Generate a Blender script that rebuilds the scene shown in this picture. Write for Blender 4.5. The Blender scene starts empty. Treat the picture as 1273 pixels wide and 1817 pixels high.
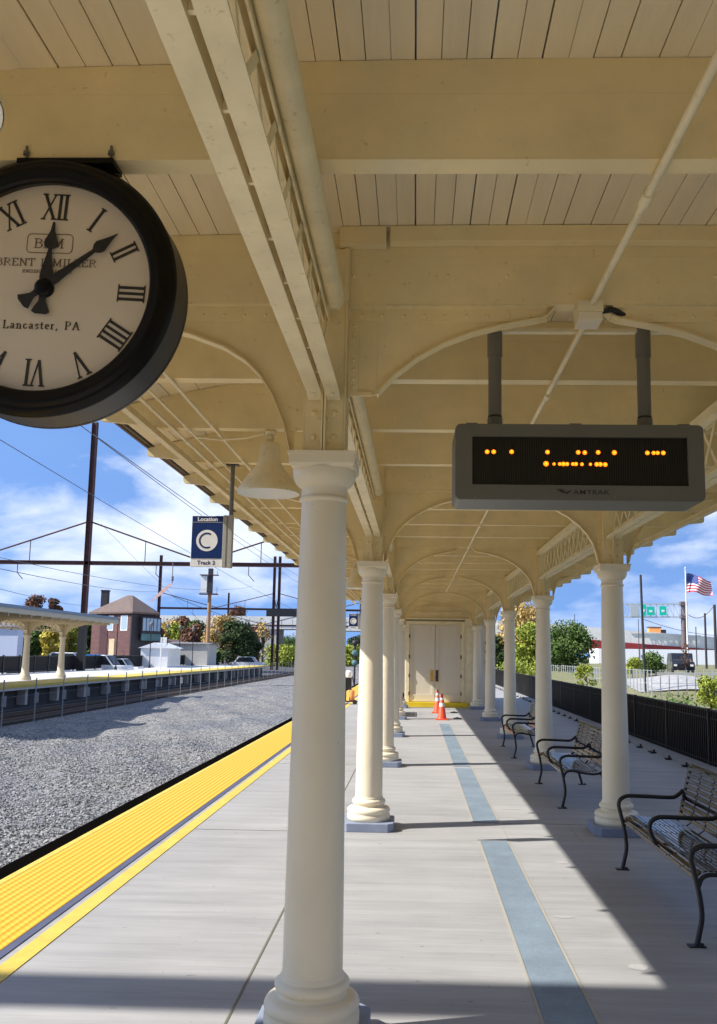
import bpy, bmesh, math, random
import numpy as np
from mathutils import Vector, Matrix
R = math.radians
random.seed(7); rng = np.random.default_rng(7)
S = bpy.context.scene
COL = S.collection

# ------------------------------------------------------------------ camera
EYE = 1.79; FPX = 1533.54; CX, CY = 695.54, 957.39; IW, IH = 1273., 1817.
PITCH, YAW, ROLL = .1312, -.0280, .0141
def _basis():
    cr, sr = math.cos(ROLL), math.sin(ROLL); cp, sp = math.cos(PITCH), math.sin(PITCH); cw, sw = math.cos(YAW), math.sin(YAW)
    def ray(a, b):
        a, b = cr*a+sr*b, -sr*a+cr*b
        x, yf, z = a, 1., -b
        y, Z = cp*yf-sp*z, sp*yf+cp*z
        return Vector((cw*x+sw*y, -sw*x+cw*y, Z))
    return ray
ray = _basis()
def at(u, v, Y):                       # real point at distance Y along the platform
    d = ray((u-CX)/FPX, (v-CY)/FPX); return Vector((d.x*Y/d.y, Y, EYE+d.z*Y/d.y))
def px(u, Y): return at(u, 1160, Y).x
def pz(v, Y, u=736): return at(u, v, Y).z
fwd = ray(0, 0); right = (ray(1, 0)-fwd).normalized(); up = (fwd-ray(0, 1)).normalized(); fwd.normalize()
cam = bpy.data.cameras.new('camera'); co = bpy.data.objects.new('camera', cam); COL.objects.link(co)
co.matrix_world = Matrix(((right.x, up.x, -fwd.x, 0), (right.y, up.y, -fwd.y, 0), (right.z, up.z, -fwd.z, EYE), (0, 0, 0, 1)))
cam.sensor_fit = 'VERTICAL'; cam.sensor_height = 36; cam.lens = 36*FPX/IH
cam.shift_x = (IW/2-CX)/IH; cam.shift_y = (CY-IH/2)/IH
cam.clip_start = .05; cam.clip_end = 3000
S.camera = co

# ------------------------------------------------------------------ light
SDX, SDY = 1.07, .285                  # metres travelled in x and y for each metre the light falls
sund = Vector((SDX, SDY, -1)).normalized()
sl = bpy.data.lights.new('sun', 'SUN'); sl.energy = 4.6; sl.angle = R(.53); sl.color = (1, .95, .87)
so = bpy.data.objects.new('sun', sl); COL.objects.link(so)
so.rotation_euler = sund.to_track_quat('-Z', 'Y').to_euler()
ELEV = math.asin(-sund.z); AZ = math.atan2(-sund.x, -sund.y)
w = bpy.data.worlds.new('World'); S.world = w; w.use_nodes = True
nt = w.node_tree; N = nt.nodes; L = nt.links; N.clear()
out = N.new('ShaderNodeOutputWorld'); bg = N.new('ShaderNodeBackground'); bg.inputs[1].default_value = .126
sky = N.new('ShaderNodeTexSky'); sky.sky_type = 'NISHITA'; sky.sun_disc = False
sky.sun_elevation = ELEV; sky.sun_rotation = AZ; sky.air_density = 1.0; sky.dust_density = .6; sky.ozone_density = 3.0
tc = N.new('ShaderNodeTexCoord'); sx = N.new('ShaderNodeSeparateXYZ'); cb = N.new('ShaderNodeCombineXYZ')
mz = N.new('ShaderNodeMath'); mz.operation = 'MULTIPLY_ADD'; mz.inputs[1].default_value = .8; mz.inputs[2].default_value = .36
L.new(tc.outputs['Generated'], sx.inputs[0]); L.new(sx.outputs[2], mz.inputs[0])
L.new(sx.outputs[0], cb.inputs[0]); L.new(sx.outputs[1], cb.inputs[1]); L.new(mz.outputs[0], cb.inputs[2])
L.new(cb.outputs[0], sky.inputs[0])
mp = N.new('ShaderNodeMapping'); mp.inputs['Scale'].default_value = (1, 1, 2.6); mp.inputs['Location'].default_value = (.55, .2, .35)
L.new(tc.outputs['Generated'], mp.inputs[0])
n1 = N.new('ShaderNodeTexNoise'); n1.inputs['Scale'].default_value = 3.6; n1.inputs['Detail'].default_value = 9; n1.inputs['Roughness'].default_value = .55; n1.inputs['Distortion'].default_value = .25
L.new(mp.outputs[0], n1.inputs[0])
cr_ = N.new('ShaderNodeValToRGB'); cr_.color_ramp.elements[0].position = .49; cr_.color_ramp.elements[0].color = (.10, .10, .10, 1); cr_.color_ramp.elements[1].position = .64
L.new(n1.outputs[0], cr_.inputs[0])
n2 = N.new('ShaderNodeTexNoise'); n2.inputs['Scale'].default_value = 9; n2.inputs['Detail'].default_value = 5; L.new(mp.outputs[0], n2.inputs[0])
cc = N.new('ShaderNodeMix'); cc.data_type = 'RGBA'; cc.inputs[6].default_value = (3.0, 3.7, 5.2, 1); cc.inputs[7].default_value = (6.0, 6.3, 7.0, 1)
L.new(n2.outputs[0], cc.inputs[0])
tint = N.new('ShaderNodeMix'); tint.data_type = 'RGBA'; tint.blend_type = 'MULTIPLY'; tint.inputs[0].default_value = 1; tint.inputs[7].default_value = (.64, .93, 1.22, 1)
L.new(sky.outputs[0], tint.inputs[6])
mx = N.new('ShaderNodeMix'); mx.data_type = 'RGBA'
L.new(cr_.outputs[0], mx.inputs[0]); L.new(tint.outputs[2], mx.inputs[6]); L.new(cc.outputs[2], mx.inputs[7])
L.new(mx.outputs[2], bg.inputs[0]); L.new(bg.outputs[0], out.inputs[0])
S.view_settings.view_transform = 'Standard'; S.view_settings.look = 'None'; S.view_settings.exposure = .70; S.view_settings.gamma = 1
S.render.engine = 'CYCLES'; S.cycles.max_bounces = 10; S.cycles.diffuse_bounces = 7

# ------------------------------------------------------------------ materials
def mat(name, col, rough=.6, metal=0, var=.0, vscale=3, bump=0, bscale=60, vstretch=(1, 1, 1), emit=None, spec=.5, col2=None, fine=None, coat=0, chips=None):
    m = bpy.data.materials.new(name); m.use_nodes = True; t = m.node_tree; b = t.nodes['Principled BSDF']
    b.inputs['Base Color'].default_value = (*col, 1); b.inputs['Roughness'].default_value = rough; b.inputs['Metallic'].default_value = metal
    b.inputs['Specular IOR Level'].default_value = spec; b.inputs['Coat Weight'].default_value = coat
    tc = t.nodes.new('ShaderNodeTexCoord'); mp = t.nodes.new('ShaderNodeMapping'); mp.inputs['Scale'].default_value = vstretch
    t.links.new(tc.outputs['Object'], mp.inputs[0])
    if var or col2:
        n = t.nodes.new('ShaderNodeTexNoise'); n.inputs['Scale'].default_value = vscale; n.inputs['Detail'].default_value = 7; n.inputs['Roughness'].default_value = .6
        t.links.new(mp.outputs[0], n.inputs[0])
        r = t.nodes.new('ShaderNodeValToRGB'); r.color_ramp.elements[0].position = .3; r.color_ramp.elements[1].position = .7
        c2 = col2 or tuple(c*(1-var) for c in col); c1 = col if col2 else tuple(min(1, c*(1+var*.4)) for c in col)
        r.color_ramp.elements[0].color = (*c2, 1); r.color_ramp.elements[1].color = (*c1, 1)
        t.links.new(n.outputs[0], r.inputs[0]); o = r.outputs[0]
        if fine:
            n3 = t.nodes.new('ShaderNodeTexNoise'); n3.inputs['Scale'].default_value = fine[0]; n3.inputs['Detail'].default_value = 4
            t.links.new(tc.outputs['Object'], n3.inputs[0])
            r3 = t.nodes.new('ShaderNodeValToRGB'); r3.color_ramp.elements[0].position = .35; r3.color_ramp.elements[1].position = .65
            r3.color_ramp.elements[0].color = (1-fine[1],)*3+(1,); r3.color_ramp.elements[1].color = (1, 1, 1, 1)
            t.links.new(n3.outputs[0], r3.inputs[0])
            m3 = t.nodes.new('ShaderNodeMix'); m3.data_type = 'RGBA'; m3.blend_type = 'MULTIPLY'; m3.inputs[0].default_value = 1
            t.links.new(o, m3.inputs[6]); t.links.new(r3.outputs[0], m3.inputs[7]); o = m3.outputs[2]
        if chips:                       # worn spots down to brown primer and soft vertical grime
            n4 = t.nodes.new('ShaderNodeTexNoise'); n4.inputs['Scale'].default_value = chips[1]; n4.inputs['Detail'].default_value = 6; n4.inputs['Roughness'].default_value = .7
            t.links.new(tc.outputs['Object'], n4.inputs[0]); r4 = t.nodes.new('ShaderNodeValToRGB'); r4.color_ramp.elements[0].position = .70-chips[0]; r4.color_ramp.elements[1].position = .74-chips[0]*.8
            r4.color_ramp.elements[0].color = (0, 0, 0, 1); r4.color_ramp.elements[1].color = (.55, .55, .55, 1); t.links.new(n4.outputs[0], r4.inputs[0])
            m4 = t.nodes.new('ShaderNodeMix'); m4.data_type = 'RGBA'; m4.inputs[7].default_value = (col[0]*.62, col[1]*.55, col[2]*.5, 1); t.links.new(r4.outputs[0], m4.inputs[0]); t.links.new(o, m4.inputs[6]); o = m4.outputs[2]
        t.links.new(o, b.inputs['Base Color'])
    if bump:
        n = t.nodes.new('ShaderNodeTexNoise'); n.inputs['Scale'].default_value = bscale; n.inputs['Detail'].default_value = 4
        t.links.new(mp.outputs[0], n.inputs[0]); bu = t.nodes.new('ShaderNodeBump'); bu.inputs['Strength'].default_value = bump; bu.inputs['Distance'].default_value = .01
        t.links.new(n.outputs[0], bu.inputs['Height']); t.links.new(bu.outputs[0], b.inputs['Normal'])
    if emit: b.inputs['Emission Color'].default_value = (*col, 1); b.inputs['Emission Strength'].default_value = emit
    return m
M = {}
M['steel'] = mat('cream_steel_paint', (.83, .69, .385), .5, var=.13, vscale=2.5, bump=.2, bscale=18, chips=(.07, 22))
M['steel2'] = mat('cream_lattice_paint', (.85, .75, .49), .5, var=.15, vscale=5, bump=.2, bscale=25, chips=(.10, 30))
M['boards'] = mat('cream_board_paint', (.83, .71, .47), .65, var=.12, vscale=1.2, bump=.15, bscale=30, vstretch=(6, .5, 6))
M['column'] = mat('cream_column_paint', (.84, .75, .56), .42, var=.07, vscale=2, bump=.3, bscale=9, chips=(.045, 16))
M['plinth'] = mat('blue_grey_plinth', (.24, .28, .38), .75, var=.15, vscale=5, bump=.2, bscale=80)
M['dark'] = mat('dark_gap', (.02, .017, .012), .9)
M['black'] = mat('gloss_black_paint', (.011, .011, .012), .17, coat=.3, spec=.6)
M['bench'] = mat('gloss_bench_paint', (.006, .006, .007), .12, coat=.0, spec=.36, bump=.04, bscale=20)
M['satin'] = mat('satin_black', (.016, .016, .018), .42)
M['clockside'] = mat('clock_case_black', (.022, .024, .027), .45)
M['clockblack'] = mat('clock_bezel_black', (.0035, .0035, .0035), .33, spec=.22)
M['dial'] = mat('clock_dial', (.72, .62, .47), .5, var=.04, vscale=2)
M['ink'] = mat('numeral_black', (.03, .025, .02), .6)
M['grey'] = mat('grey_sign_metal', (.15, .145, .118), .45, var=.06, vscale=4)
M['greyd'] = mat('dark_grey_pipe', (.16, .155, .135), .45)
M['screen'] = mat('led_screen', (.012, .011, .010), .35)
M['led'] = mat('led_amber', (1, .20, .005), .5, emit=1.5)
M['ledcore'] = mat('led_core', (1, .38, .02), .5, emit=1.5)
M['navy'] = mat('navy_panel', (.008, .03, .13), .3)
M['white'] = mat('white_panel', (.78, .78, .76), .45)
M['alu'] = mat('aluminium_channel', (.42, .41, .37), .4, metal=.3)
M['yellowline'] = mat('yellow_line_paint', (.70, .52, .085), .65, var=.16, vscale=6, fine=(70, .12))
M['yellow'] = mat('yellow_threshold', (.85, .60, .02), .5, var=.1)
M['navyline'] = mat('navy_edge_strip', (.085, .095, .16), .7, var=.2)
M['inlay'] = mat('blue_inlay', (.22, .285, .345), .7, var=.25, vscale=2, bump=.1, fine=(50, .12))
M['caulk'] = mat('beige_caulk', (.36, .34, .29), .8)
M['caulkd'] = mat('dark_caulk', (.16, .15, .11), .8)
M['timber'] = mat('black_edge_timber', (.004, .0035, .003), 1, spec=0)
M['lampw'] = mat('lamp_inner_white', (.85, .85, .83), .4)
M['orange'] = mat('cone_orange', (.85, .09, .03), .45)
M['brass'] = mat('brass', (.72, .45, .10), .25, metal=.9)
M['bronze'] = mat('dark_bronze', (.10, .07, .03), .35, metal=.7)
M['doorp'] = mat('door_cream', (.72, .66, .53), .5, var=.03)
M['opp'] = mat('far_canopy_cream', (.72, .62, .44), .6, var=.08)
M['oproof'] = mat('blue_grey_roof_edge', (.25, .33, .40), .5, var=.1)
M['concrete'] = mat('light_concrete', (.52, .51, .48), .85, var=.15, vscale=.15, fine=(3, .1))
M['concd'] = mat('grey_concrete', (.20, .20, .21), .9, var=.25, vscale=1.5, fine=(8, .2))
M['concd2'] = mat('dark_concrete', (.07, .07, .075), .9, var=.25, vscale=1.5)
M['rust'] = mat('rust_steel', (.085, .032, .028), .7, var=.4, vscale=2)
M['rusty'] = mat('orange_rust_pole', (.42, .24, .13), .7, var=.3, vscale=.8)
M['darksteel'] = mat('dark_steel', (.03, .025, .03), .6)
M['wire'] = mat('wire', (.16, .16, .19), .6)
M['redbeam'] = mat('red_girder', (.33, .035, .035), .6, var=.2, vscale=.3)
M['glass'] = mat('window_glass', (.03, .035, .04), .15, spec=.4)
M['glassb'] = mat('blue_window_glass', (.35, .45, .55), .1, spec=.8)
M['roofbr'] = mat('brown_shingle', (.19, .135, .115), .85, var=.25, vscale=2, fine=(12, .25))
M['teal'] = mat('teal_boards', (.12, .24, .24), .7, var=.3, vscale=3)
M['housew'] = mat('white_siding', (.55, .60, .72), .6)
M['carw'] = mat('white_car', (.75, .76, .78), .25, coat=.5)
M['carb'] = mat('black_car', (.015, .017, .022), .2, coat=.5)
M['carblue'] = mat('blue_panel', (.02, .20, .55), .4)
M['tyre'] = mat('tyre', (.02, .02, .02), .8)
M['pink'] = mat('pale_pink_board', (.80, .50, .45), .5, var=.3, vscale=3)
M['green'] = mat('highway_green', (.0, .55, .38), .5)
M['flagr'] = mat('flag_red', (.60, .03, .06), .8)
M['flagw'] = mat('flag_white', (.80, .78, .78), .8)
M['flagb'] = mat('flag_blue', (.05, .08, .28), .8)
M['orangebox'] = mat('orange_container', (.85, .33, .10), .6)
M['road'] = mat('asphalt', (.07, .07, .075), .9, var=.2, vscale=.3)
M['galv'] = mat('galvanised', (.50, .52, .52), .5, metal=.2)
M['bark'] = mat('bark', (.10, .075, .055), .9, var=.3, vscale=8)
M['clocksidew'] = M['clockside']
M['rail'] = mat('rail_steel', (.14, .10, .08), .45, metal=.5)
M['tie'] = mat('tie_timber', (.055, .04, .03), .9, var=.3, vscale=6)

def brick():
    m = bpy.data.materials.new('red_brick'); m.use_nodes = True; t = m.node_tree; b = t.nodes['Principled BSDF']; b.inputs['Roughness'].default_value = .85
    tc = t.nodes.new('ShaderNodeTexCoord'); mp = t.nodes.new('ShaderNodeMapping'); mp.inputs['Rotation'].default_value = (R(90), 0, 0)
    t.links.new(tc.outputs['Object'], mp.inputs[0]); br = t.nodes.new('ShaderNodeTexBrick'); t.links.new(mp.outputs[0], br.inputs[0])
    br.inputs['Scale'].default_value = 1; br.inputs['Brick Width'].default_value = .42; br.inputs['Row Height'].default_value = .14; br.inputs['Mortar Size'].default_value = .012
    br.inputs['Color1'].default_value = (.17, .062, .055, 1); br.inputs['Color2'].default_value = (.11, .042, .042, 1); br.inputs['Mortar'].default_value = (.2, .15, .14, 1)
    t.links.new(br.outputs[0], b.inputs['Base Color']); return m
M['brick'] = brick()

def concrete_floor():
    m = bpy.data.materials.new('broomed_concrete'); m.use_nodes = True; t = m.node_tree; b = t.nodes['Principled BSDF']; nd = t.nodes; lk = t.links
    tc = nd.new('ShaderNodeTexCoord')
    def noise(sc, stretch, det=6, rgh=.6):
        mp = nd.new('ShaderNodeMapping'); mp.inputs['Scale'].default_value = stretch; lk.new(tc.outputs['Object'], mp.inputs[0])
        n = nd.new('ShaderNodeTexNoise'); n.inputs['Scale'].default_value = sc; n.inputs['Detail'].default_value = det; n.inputs['Roughness'].default_value = rgh
        lk.new(mp.outputs[0], n.inputs[0]); return n.outputs[0]
    def ramp(i, a, b_, c1, c2):
        r = nd.new('ShaderNodeValToRGB'); r.color_ramp.elements[0].position = a; r.color_ramp.elements[1].position = b_
        r.color_ramp.elements[0].color = (*c1, 1); r.color_ramp.elements[1].color = (*c2, 1); lk.new(i, r.inputs[0]); return r.outputs[0]
    def mul(a, b_):
        x = nd.new('ShaderNodeMix'); x.data_type = 'RGBA'; x.blend_type = 'MULTIPLY'; x.inputs[0].default_value = 1; lk.new(a, x.inputs[6]); lk.new(b_, x.inputs[7]); return x.outputs[2]
    c = ramp(noise(.55, (1, 1, 1)), .3, .7, (.36, .355, .35), (.455, .45, .44))
    c = mul(c, ramp(noise(1.0, (.5, 5, 1), 8, .7), .35, .7, (.76, .76, .77), (1, 1, 1)))
    c = mul(c, ramp(noise(6, (.25, 10, 1), 5, .6), .25, .6, (.86, .86, .86), (1.0, 1.0, 1.0)))
    c = mul(c, ramp(noise(11, (1, 1.3, 1), 3), .27, .32, (.66, .65, .64), (1, 1, 1)))
    lk.new(c, b.inputs['Base Color']); b.inputs['Roughness'].default_value = .72; b.inputs['Specular IOR Level'].default_value = .35
    bu = nd.new('ShaderNodeBump'); bu.inputs['Strength'].default_value = .25; bu.inputs['Distance'].default_value = .004
    lk.new(noise(30, (.15, 5, 1), 4), bu.inputs['Height']); lk.new(bu.outputs[0], b.inputs['Normal'])
    return m
M['floor'] = concrete_floor()

def gravel(name, c1, c2, sc):
    m = bpy.data.materials.new(name); m.use_nodes = True; t = m.node_tree; b = t.nodes['Principled BSDF']; nd = t.nodes; lk = t.links
    tc = nd.new('ShaderNodeTexCoord'); v = nd.new('ShaderNodeTexVoronoi'); v.inputs['Scale'].default_value = sc; lk.new(tc.outputs['Object'], v.inputs[0])
    bw = nd.new('ShaderNodeRGBToBW'); lk.new(v.outputs['Color'], bw.inputs[0])
    r = nd.new('ShaderNodeValToRGB'); r.color_ramp.elements[0].position = .2; r.color_ramp.elements[1].position = .8
    r.color_ramp.elements[0].color = (*c1, 1); r.color_ramp.elements[1].color = (*c2, 1); lk.new(bw.outputs[0], r.inputs[0])
    n = nd.new('ShaderNodeTexNoise'); n.inputs['Scale'].default_value = .35; n.inputs['Detail'].default_value = 5; lk.new(tc.outputs['Object'], n.inputs[0])
    r2 = nd.new('ShaderNodeValToRGB'); r2.color_ramp.elements[0].position = .35; r2.color_ramp.elements[1].position = .65
    r2.color_ramp.elements[0].color = (.68, .70, .74, 1); r2.color_ramp.elements[1].color = (1.0, .96, .9, 1); lk.new(n.outputs[0], r2.inputs[0])
    x = nd.new('ShaderNodeMix'); x.data_type = 'RGBA'; x.blend_type = 'MULTIPLY'; x.inputs[0].default_value = 1; lk.new(r.outputs[0], x.inputs[6]); lk.new(r2.outputs[0], x.inputs[7])
    lk.new(x.outputs[2], b.inputs['Base Color']); b.inputs['Roughness'].default_value = .9
    bu = nd.new('ShaderNodeBump'); bu.inputs['Strength'].default_value = 1; bu.inputs['Distance'].default_value = .05; bu.invert = True
    lk.new(v.outputs['Distance'], bu.inputs['Height']); lk.new(bu.outputs[0], b.inputs['Normal']); return m
M['gravel'] = gravel('grey_ballast', (.09, .095, .10), (.37, .365, .36), 15)
M['gravel2'] = gravel('brown_ballast', (.10, .085, .08), (.32, .29, .27), 14)
M['stones'] = mat('ballast_stones', (.55, .54, .53), .9, col2=(.22, .23, .24), vscale=13)

def tactile():
    m = bpy.data.materials.new('yellow_tactile'); m.use_nodes = True; t = m.node_tree; b = t.nodes['Principled BSDF']; nd = t.nodes; lk = t.links
    tc = nd.new('ShaderNodeTexCoord'); sp = nd.new('ShaderNodeSeparateXYZ'); lk.new(tc.outputs['Object'], sp.inputs[0])
    def sn(o, p):
        a = nd.new('ShaderNodeMath'); a.operation = 'MULTIPLY'; a.inputs[1].default_value = 2*math.pi/p; lk.new(o, a.inputs[0])
        s = nd.new('ShaderNodeMath'); s.operation = 'SINE'; lk.new(a.outputs[0], s.inputs[0]); return s.outputs[0]
    a = nd.new('ShaderNodeMath'); a.operation = 'MULTIPLY'; lk.new(sn(sp.outputs[0], .062), a.inputs[0]); lk.new(sn(sp.outputs[1], .062), a.inputs[1])
    ad = nd.new('ShaderNodeMath'); ad.operation = 'MULTIPLY_ADD'; ad.inputs[1].default_value = .5; lk.new(a.outputs[0], ad.inputs[0]); lk.new(sn(sp.outputs[0], .062), ad.inputs[2])
    r = nd.new('ShaderNodeValToRGB'); r.color_ramp.elements[0].position = .2; r.color_ramp.elements[1].position = .6
    r.color_ramp.elements[0].color = (.70, .37, .012, 1); r.color_ramp.elements[1].color = (.80, .48, .022, 1); lk.new(ad.outputs[0], r.inputs[0])
    lk.new(r.outputs[0], b.inputs['Base Color']); b.inputs['Roughness'].default_value = .55
    bu = nd.new('ShaderNodeBump'); bu.inputs['Strength'].default_value = .5; bu.inputs['Distance'].default_value = .006; lk.new(ad.outputs[0], bu.inputs['Height']); lk.new(bu.outputs[0], b.inputs['Normal'])
    return m
M['tactile'] = tactile()
def grass_mat(c1, c2):
    return mat('ground_cover', c1, .95, col2=c2, vscale=.6, fine=(9, .45), bump=.4, bscale=20)
M['grass'] = grass_mat((.20, .23, .07), (.30, .26, .16))
def leaf(name, c1, c2, c3):
    m = bpy.data.materials.new(name); m.use_nodes = True; t = m.node_tree; b = t.nodes['Principled BSDF']; nd = t.nodes; lk = t.links
    g = nd.new('ShaderNodeNewGeometry'); r = nd.new('ShaderNodeValToRGB'); e = r.color_ramp.elements
    e[0].position = 0; e[0].color = (*c1, 1); e[1].position = 1; e[1].color = (*c3, 1); k = e.new(.5); k.color = (*c2, 1)
    n = nd.new('ShaderNodeTexNoise'); n.inputs['Scale'].default_value = .6; tc = nd.new('ShaderNodeTexCoord'); lk.new(tc.outputs['Object'], n.inputs[0])
    a = nd.new('ShaderNodeMix'); a.inputs[0].default_value = .55; lk.new(g.outputs['Random Per Island'], a.inputs[2]); lk.new(n.outputs[0], a.inputs[3])
    lk.new(a.outputs[0], r.inputs[0]); lk.new(r.outputs[0], b.inputs['Base Color']); b.inputs['Roughness'].default_value = .7
    b.inputs['Specular IOR Level'].default_value = .2
    return m
M['leafg'] = leaf('green_leaves', (.03, .06, .015), (.08, .14, .03), (.20, .24, .06))
M['leafy'] = leaf('yellow_leaves', (.30, .24, .03), (.48, .38, .05), (.62, .50, .12))
M['leafyg'] = leaf('yellow_green_leaves', (.12, .18, .03), (.28, .33, .05), (.50, .46, .06))
M['leafo'] = leaf('gold_leaves', (.38, .22, .06), (.52, .36, .12), (.62, .48, .22))
M['leafr'] = leaf('red_brown_leaves', (.10, .055, .04), (.19, .09, .055), (.30, .19, .10))
M['leafd'] = leaf('dark_leaves', (.018, .035, .014), (.045, .075, .025), (.10, .12, .04))

# ------------------------------------------------------------------ mesh helpers
class MB:
    def __init__(s): s.v = []; s.f = []; s.sm = []
    def add(s, vs, fs, smooth=False):
        o = len(s.v); s.v += [tuple(p) for p in vs]; s.f += [tuple(i+o for i in f) for f in fs]; s.sm += [smooth]*len(fs); return s
    def box(s, x0, x1, y0, y1, z0, z1):
        v = [(x, y, z) for z in (z0, z1) for y in (y0, y1) for x in (x0, x1)]
        return s.add(v, [(0, 2, 3, 1), (4, 5, 7, 6), (0, 1, 5, 4), (2, 6, 7, 3), (0, 4, 6, 2), (1, 3, 7, 5)])
    def hexa(s, b, t):                  # bottom ring of 4, top ring of 4
        return s.add(list(b)+list(t), [(3, 2, 1, 0), (4, 5, 6, 7), (0, 1, 5, 4), (1, 2, 6, 5), (2, 3, 7, 6), (3, 0, 4, 7)])
    def prism(s, pts, y0, y1):          # pts (x,z) polygon, extruded along y
        n = len(pts); v = [(x, y0, z) for x, z in pts]+[(x, y1, z) for x, z in pts]
        return s.add(v, [tuple(range(n)), tuple(range(2*n-1, n-1, -1))]+[(i, i+n, (i+1) % n+n, (i+1) % n) for i in range(n)])
    def prismx(s, pts, x0, x1):         # pts (y,z)
        n = len(pts); v = [(x0, y, z) for y, z in pts]+[(x1, y, z) for y, z in pts]
        return s.add(v, [tuple(range(n)), tuple(range(2*n-1, n-1, -1))]+[(i, (i+1) % n, (i+1) % n+n, i+n) for i in range(n)])
    def lathe(s, prof, c=(0, 0, 0), n=32, axis='z', smooth=True):
        v = []; f = []
        for r, h in prof:
            for i in range(n):
                a = 2*math.pi*i/n; x, y = r*math.cos(a), r*math.sin(a)
                v.append((c[0]+x, c[1]+y, c[2]+h) if axis == 'z' else ((c[0]+x, c[1]+h, c[2]+y) if axis == 'y' else (c[0]+h, c[1]+x, c[2]+y)))
        for k in range(len(prof)-1):
            for i in range(n): j = (i+1) % n; f.append((k*n+i, k*n+j, (k+1)*n+j, (k+1)*n+i))
        s.add(v, f, smooth); return s
    def disc(s, c, r, axis='y', n=32):
        v = [(c[0]+r*math.cos(2*math.pi*i/n), c[1], c[2]+r*math.sin(2*math.pi*i/n)) if axis == 'y' else (c[0]+r*math.cos(2*math.pi*i/n), c[1]+r*math.sin(2*math.pi*i/n), c[2]) for i in range(n)]
        return s.add(v, [tuple(range(n))])
    def tube(s, pts, r, n=10, cap=True, rx=None):
        pts = [Vector(p) for p in pts]; v = []; f = []; prev = None
        rs = r if isinstance(r, (list, tuple)) else [r]*len(pts)
        for i, p in enumerate(pts):
            d = (pts[min(i+1, len(pts)-1)]-pts[max(i-1, 0)]).normalized()
            if prev is None: u = d.orthogonal().normalized() if abs(d.z) > .9 or True else None
            else: u = (prev-d*prev.dot(d)).normalized()
            prev = u; w_ = d.cross(u)
            for k in range(n): a = 2*math.pi*k/n; v.append(p+(u*math.cos(a)+w_*math.sin(a))*rs[i])
        for i in range(len(pts)-1):
            for k in range(n): j = (k+1) % n; f.append((i*n+k, i*n+j, (i+1)*n+j, (i+1)*n+k))
        s.add(v, f, True)
        if cap: s.add(v[:n], [tuple(range(n-1, -1, -1))]); s.add(v[-n:], [tuple(range(n))])
        return s
    def bar(s, a, b, w_, t, up=(0, 0, 1)):   # rectangular bar from a to b, w_ across, t along 'up x dir'
        a, b = Vector(a), Vector(b); d = (b-a).normalized(); u = Vector(up); x = d.cross(u)
        if x.length < 1e-4: x = d.cross(Vector((1, 0, 0)))
        x.normalize(); y = x.cross(d)
        q = lambda p: [p+x*sx*w_/2+y*sy*t/2 for sx, sy in ((-1, -1), (1, -1), (1, 1), (-1, 1))]
        return s.hexa(q(a), q(b))
    def rivet(s, c, r=.011, n_=Vector((0, -1, 0))):
        n_ = Vector(n_); u = n_.orthogonal().normalized(); w_ = n_.cross(u); c = Vector(c); v = []
        for k, (rr, h) in enumerate(((r, 0), (r*.8, r*.45), (r*.35, r*.7))):
            for i in range(8): a = math.pi*i/4; v.append(c+(u*math.cos(a)+w_*math.sin(a))*rr+n_*h)
        f = [(k*8+i, k*8+(i+1) % 8, k*8+8+(i+1) % 8, k*8+8+i) for k in range(2) for i in range(8)]+[tuple(range(16, 24))]
        return s.add(v, f, True)
    def build(s, name, m, parent=None, loc=None, bevel=0):
        me = bpy.data.meshes.new(name); me.from_pydata(s.v, [], s.f)
        me.polygons.foreach_set('use_smooth', s.sm)
        bm = bmesh.new(); bm.from_mesh(me); bmesh.ops.recalc_face_normals(bm, faces=bm.faces); bm.to_mesh(me); bm.free()
        ms = m if isinstance(m, list) else [m]
        for k in ms: me.materials.append(k)
        o = bpy.data.objects.new(name, me); COL.objects.link(o)
        if parent: o.parent = parent
        if loc: o.location = loc
        if bevel:
            b = o.modifiers.new('bevel', 'BEVEL'); b.width = bevel; b.segments = 2; b.limit_method = 'ANGLE'; b.angle_limit = R(40)
        return o
def tag(o, label=None, cat=None, group=None, kind=None):
    if label: o['label'] = label
    if cat: o['category'] = cat
    if group: o['group'] = group
    if kind: o['kind'] = kind
    return o
def thing(name, label, cat, loc=(0, 0, 0), group=None, rz=0):
    o = bpy.data.objects.new(name, None); COL.objects.link(o); o.location = loc; o.rotation_euler.z = rz; o.empty_display_size = .2
    return tag(o, label, cat, group)
kids = {}
def copy_tree(o, loc=None, label=None, rz=None):
    def rec(a, p):
        c = a.copy(); COL.objects.link(c); c.parent = p
        for ch in [q for q in bpy.data.objects if q.parent == a]: rec(ch, c)
        return c
    c = rec(o, None)
    if loc is not None: c.location = loc
    if rz is not None: c.rotation_euler.z = rz
    if label: c['label'] = label
    return c
def struct(mb, name, m): return tag(mb.build(name, m), kind='structure')
def textobj(body, size, name, m, parent, origin, ex=.0015, bold=0, sxscale=1, spc=1.0, align='CENTER', rot=(math.pi/2, 0, 0)):
    cu = bpy.data.curves.new(name, 'FONT'); cu.body = body; cu.size = size; cu.align_x = align; cu.align_y = 'CENTER'; cu.space_character = spc; cu.extrude = ex; cu.offset = bold; cu.resolution_u = 4
    to = bpy.data.objects.new('tmp', cu); COL.objects.link(to); bpy.context.view_layer.update()
    me = bpy.data.meshes.new_from_object(to.evaluated_get(bpy.context.evaluated_depsgraph_get())); bpy.data.objects.remove(to)
    o = bpy.data.objects.new(name, me); me.materials.clear(); me.materials.append(m); COL.objects.link(o); o.parent = parent
    o.location = origin; o.rotation_euler = rot; o.scale = (sxscale, 1, 1); return o

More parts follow.
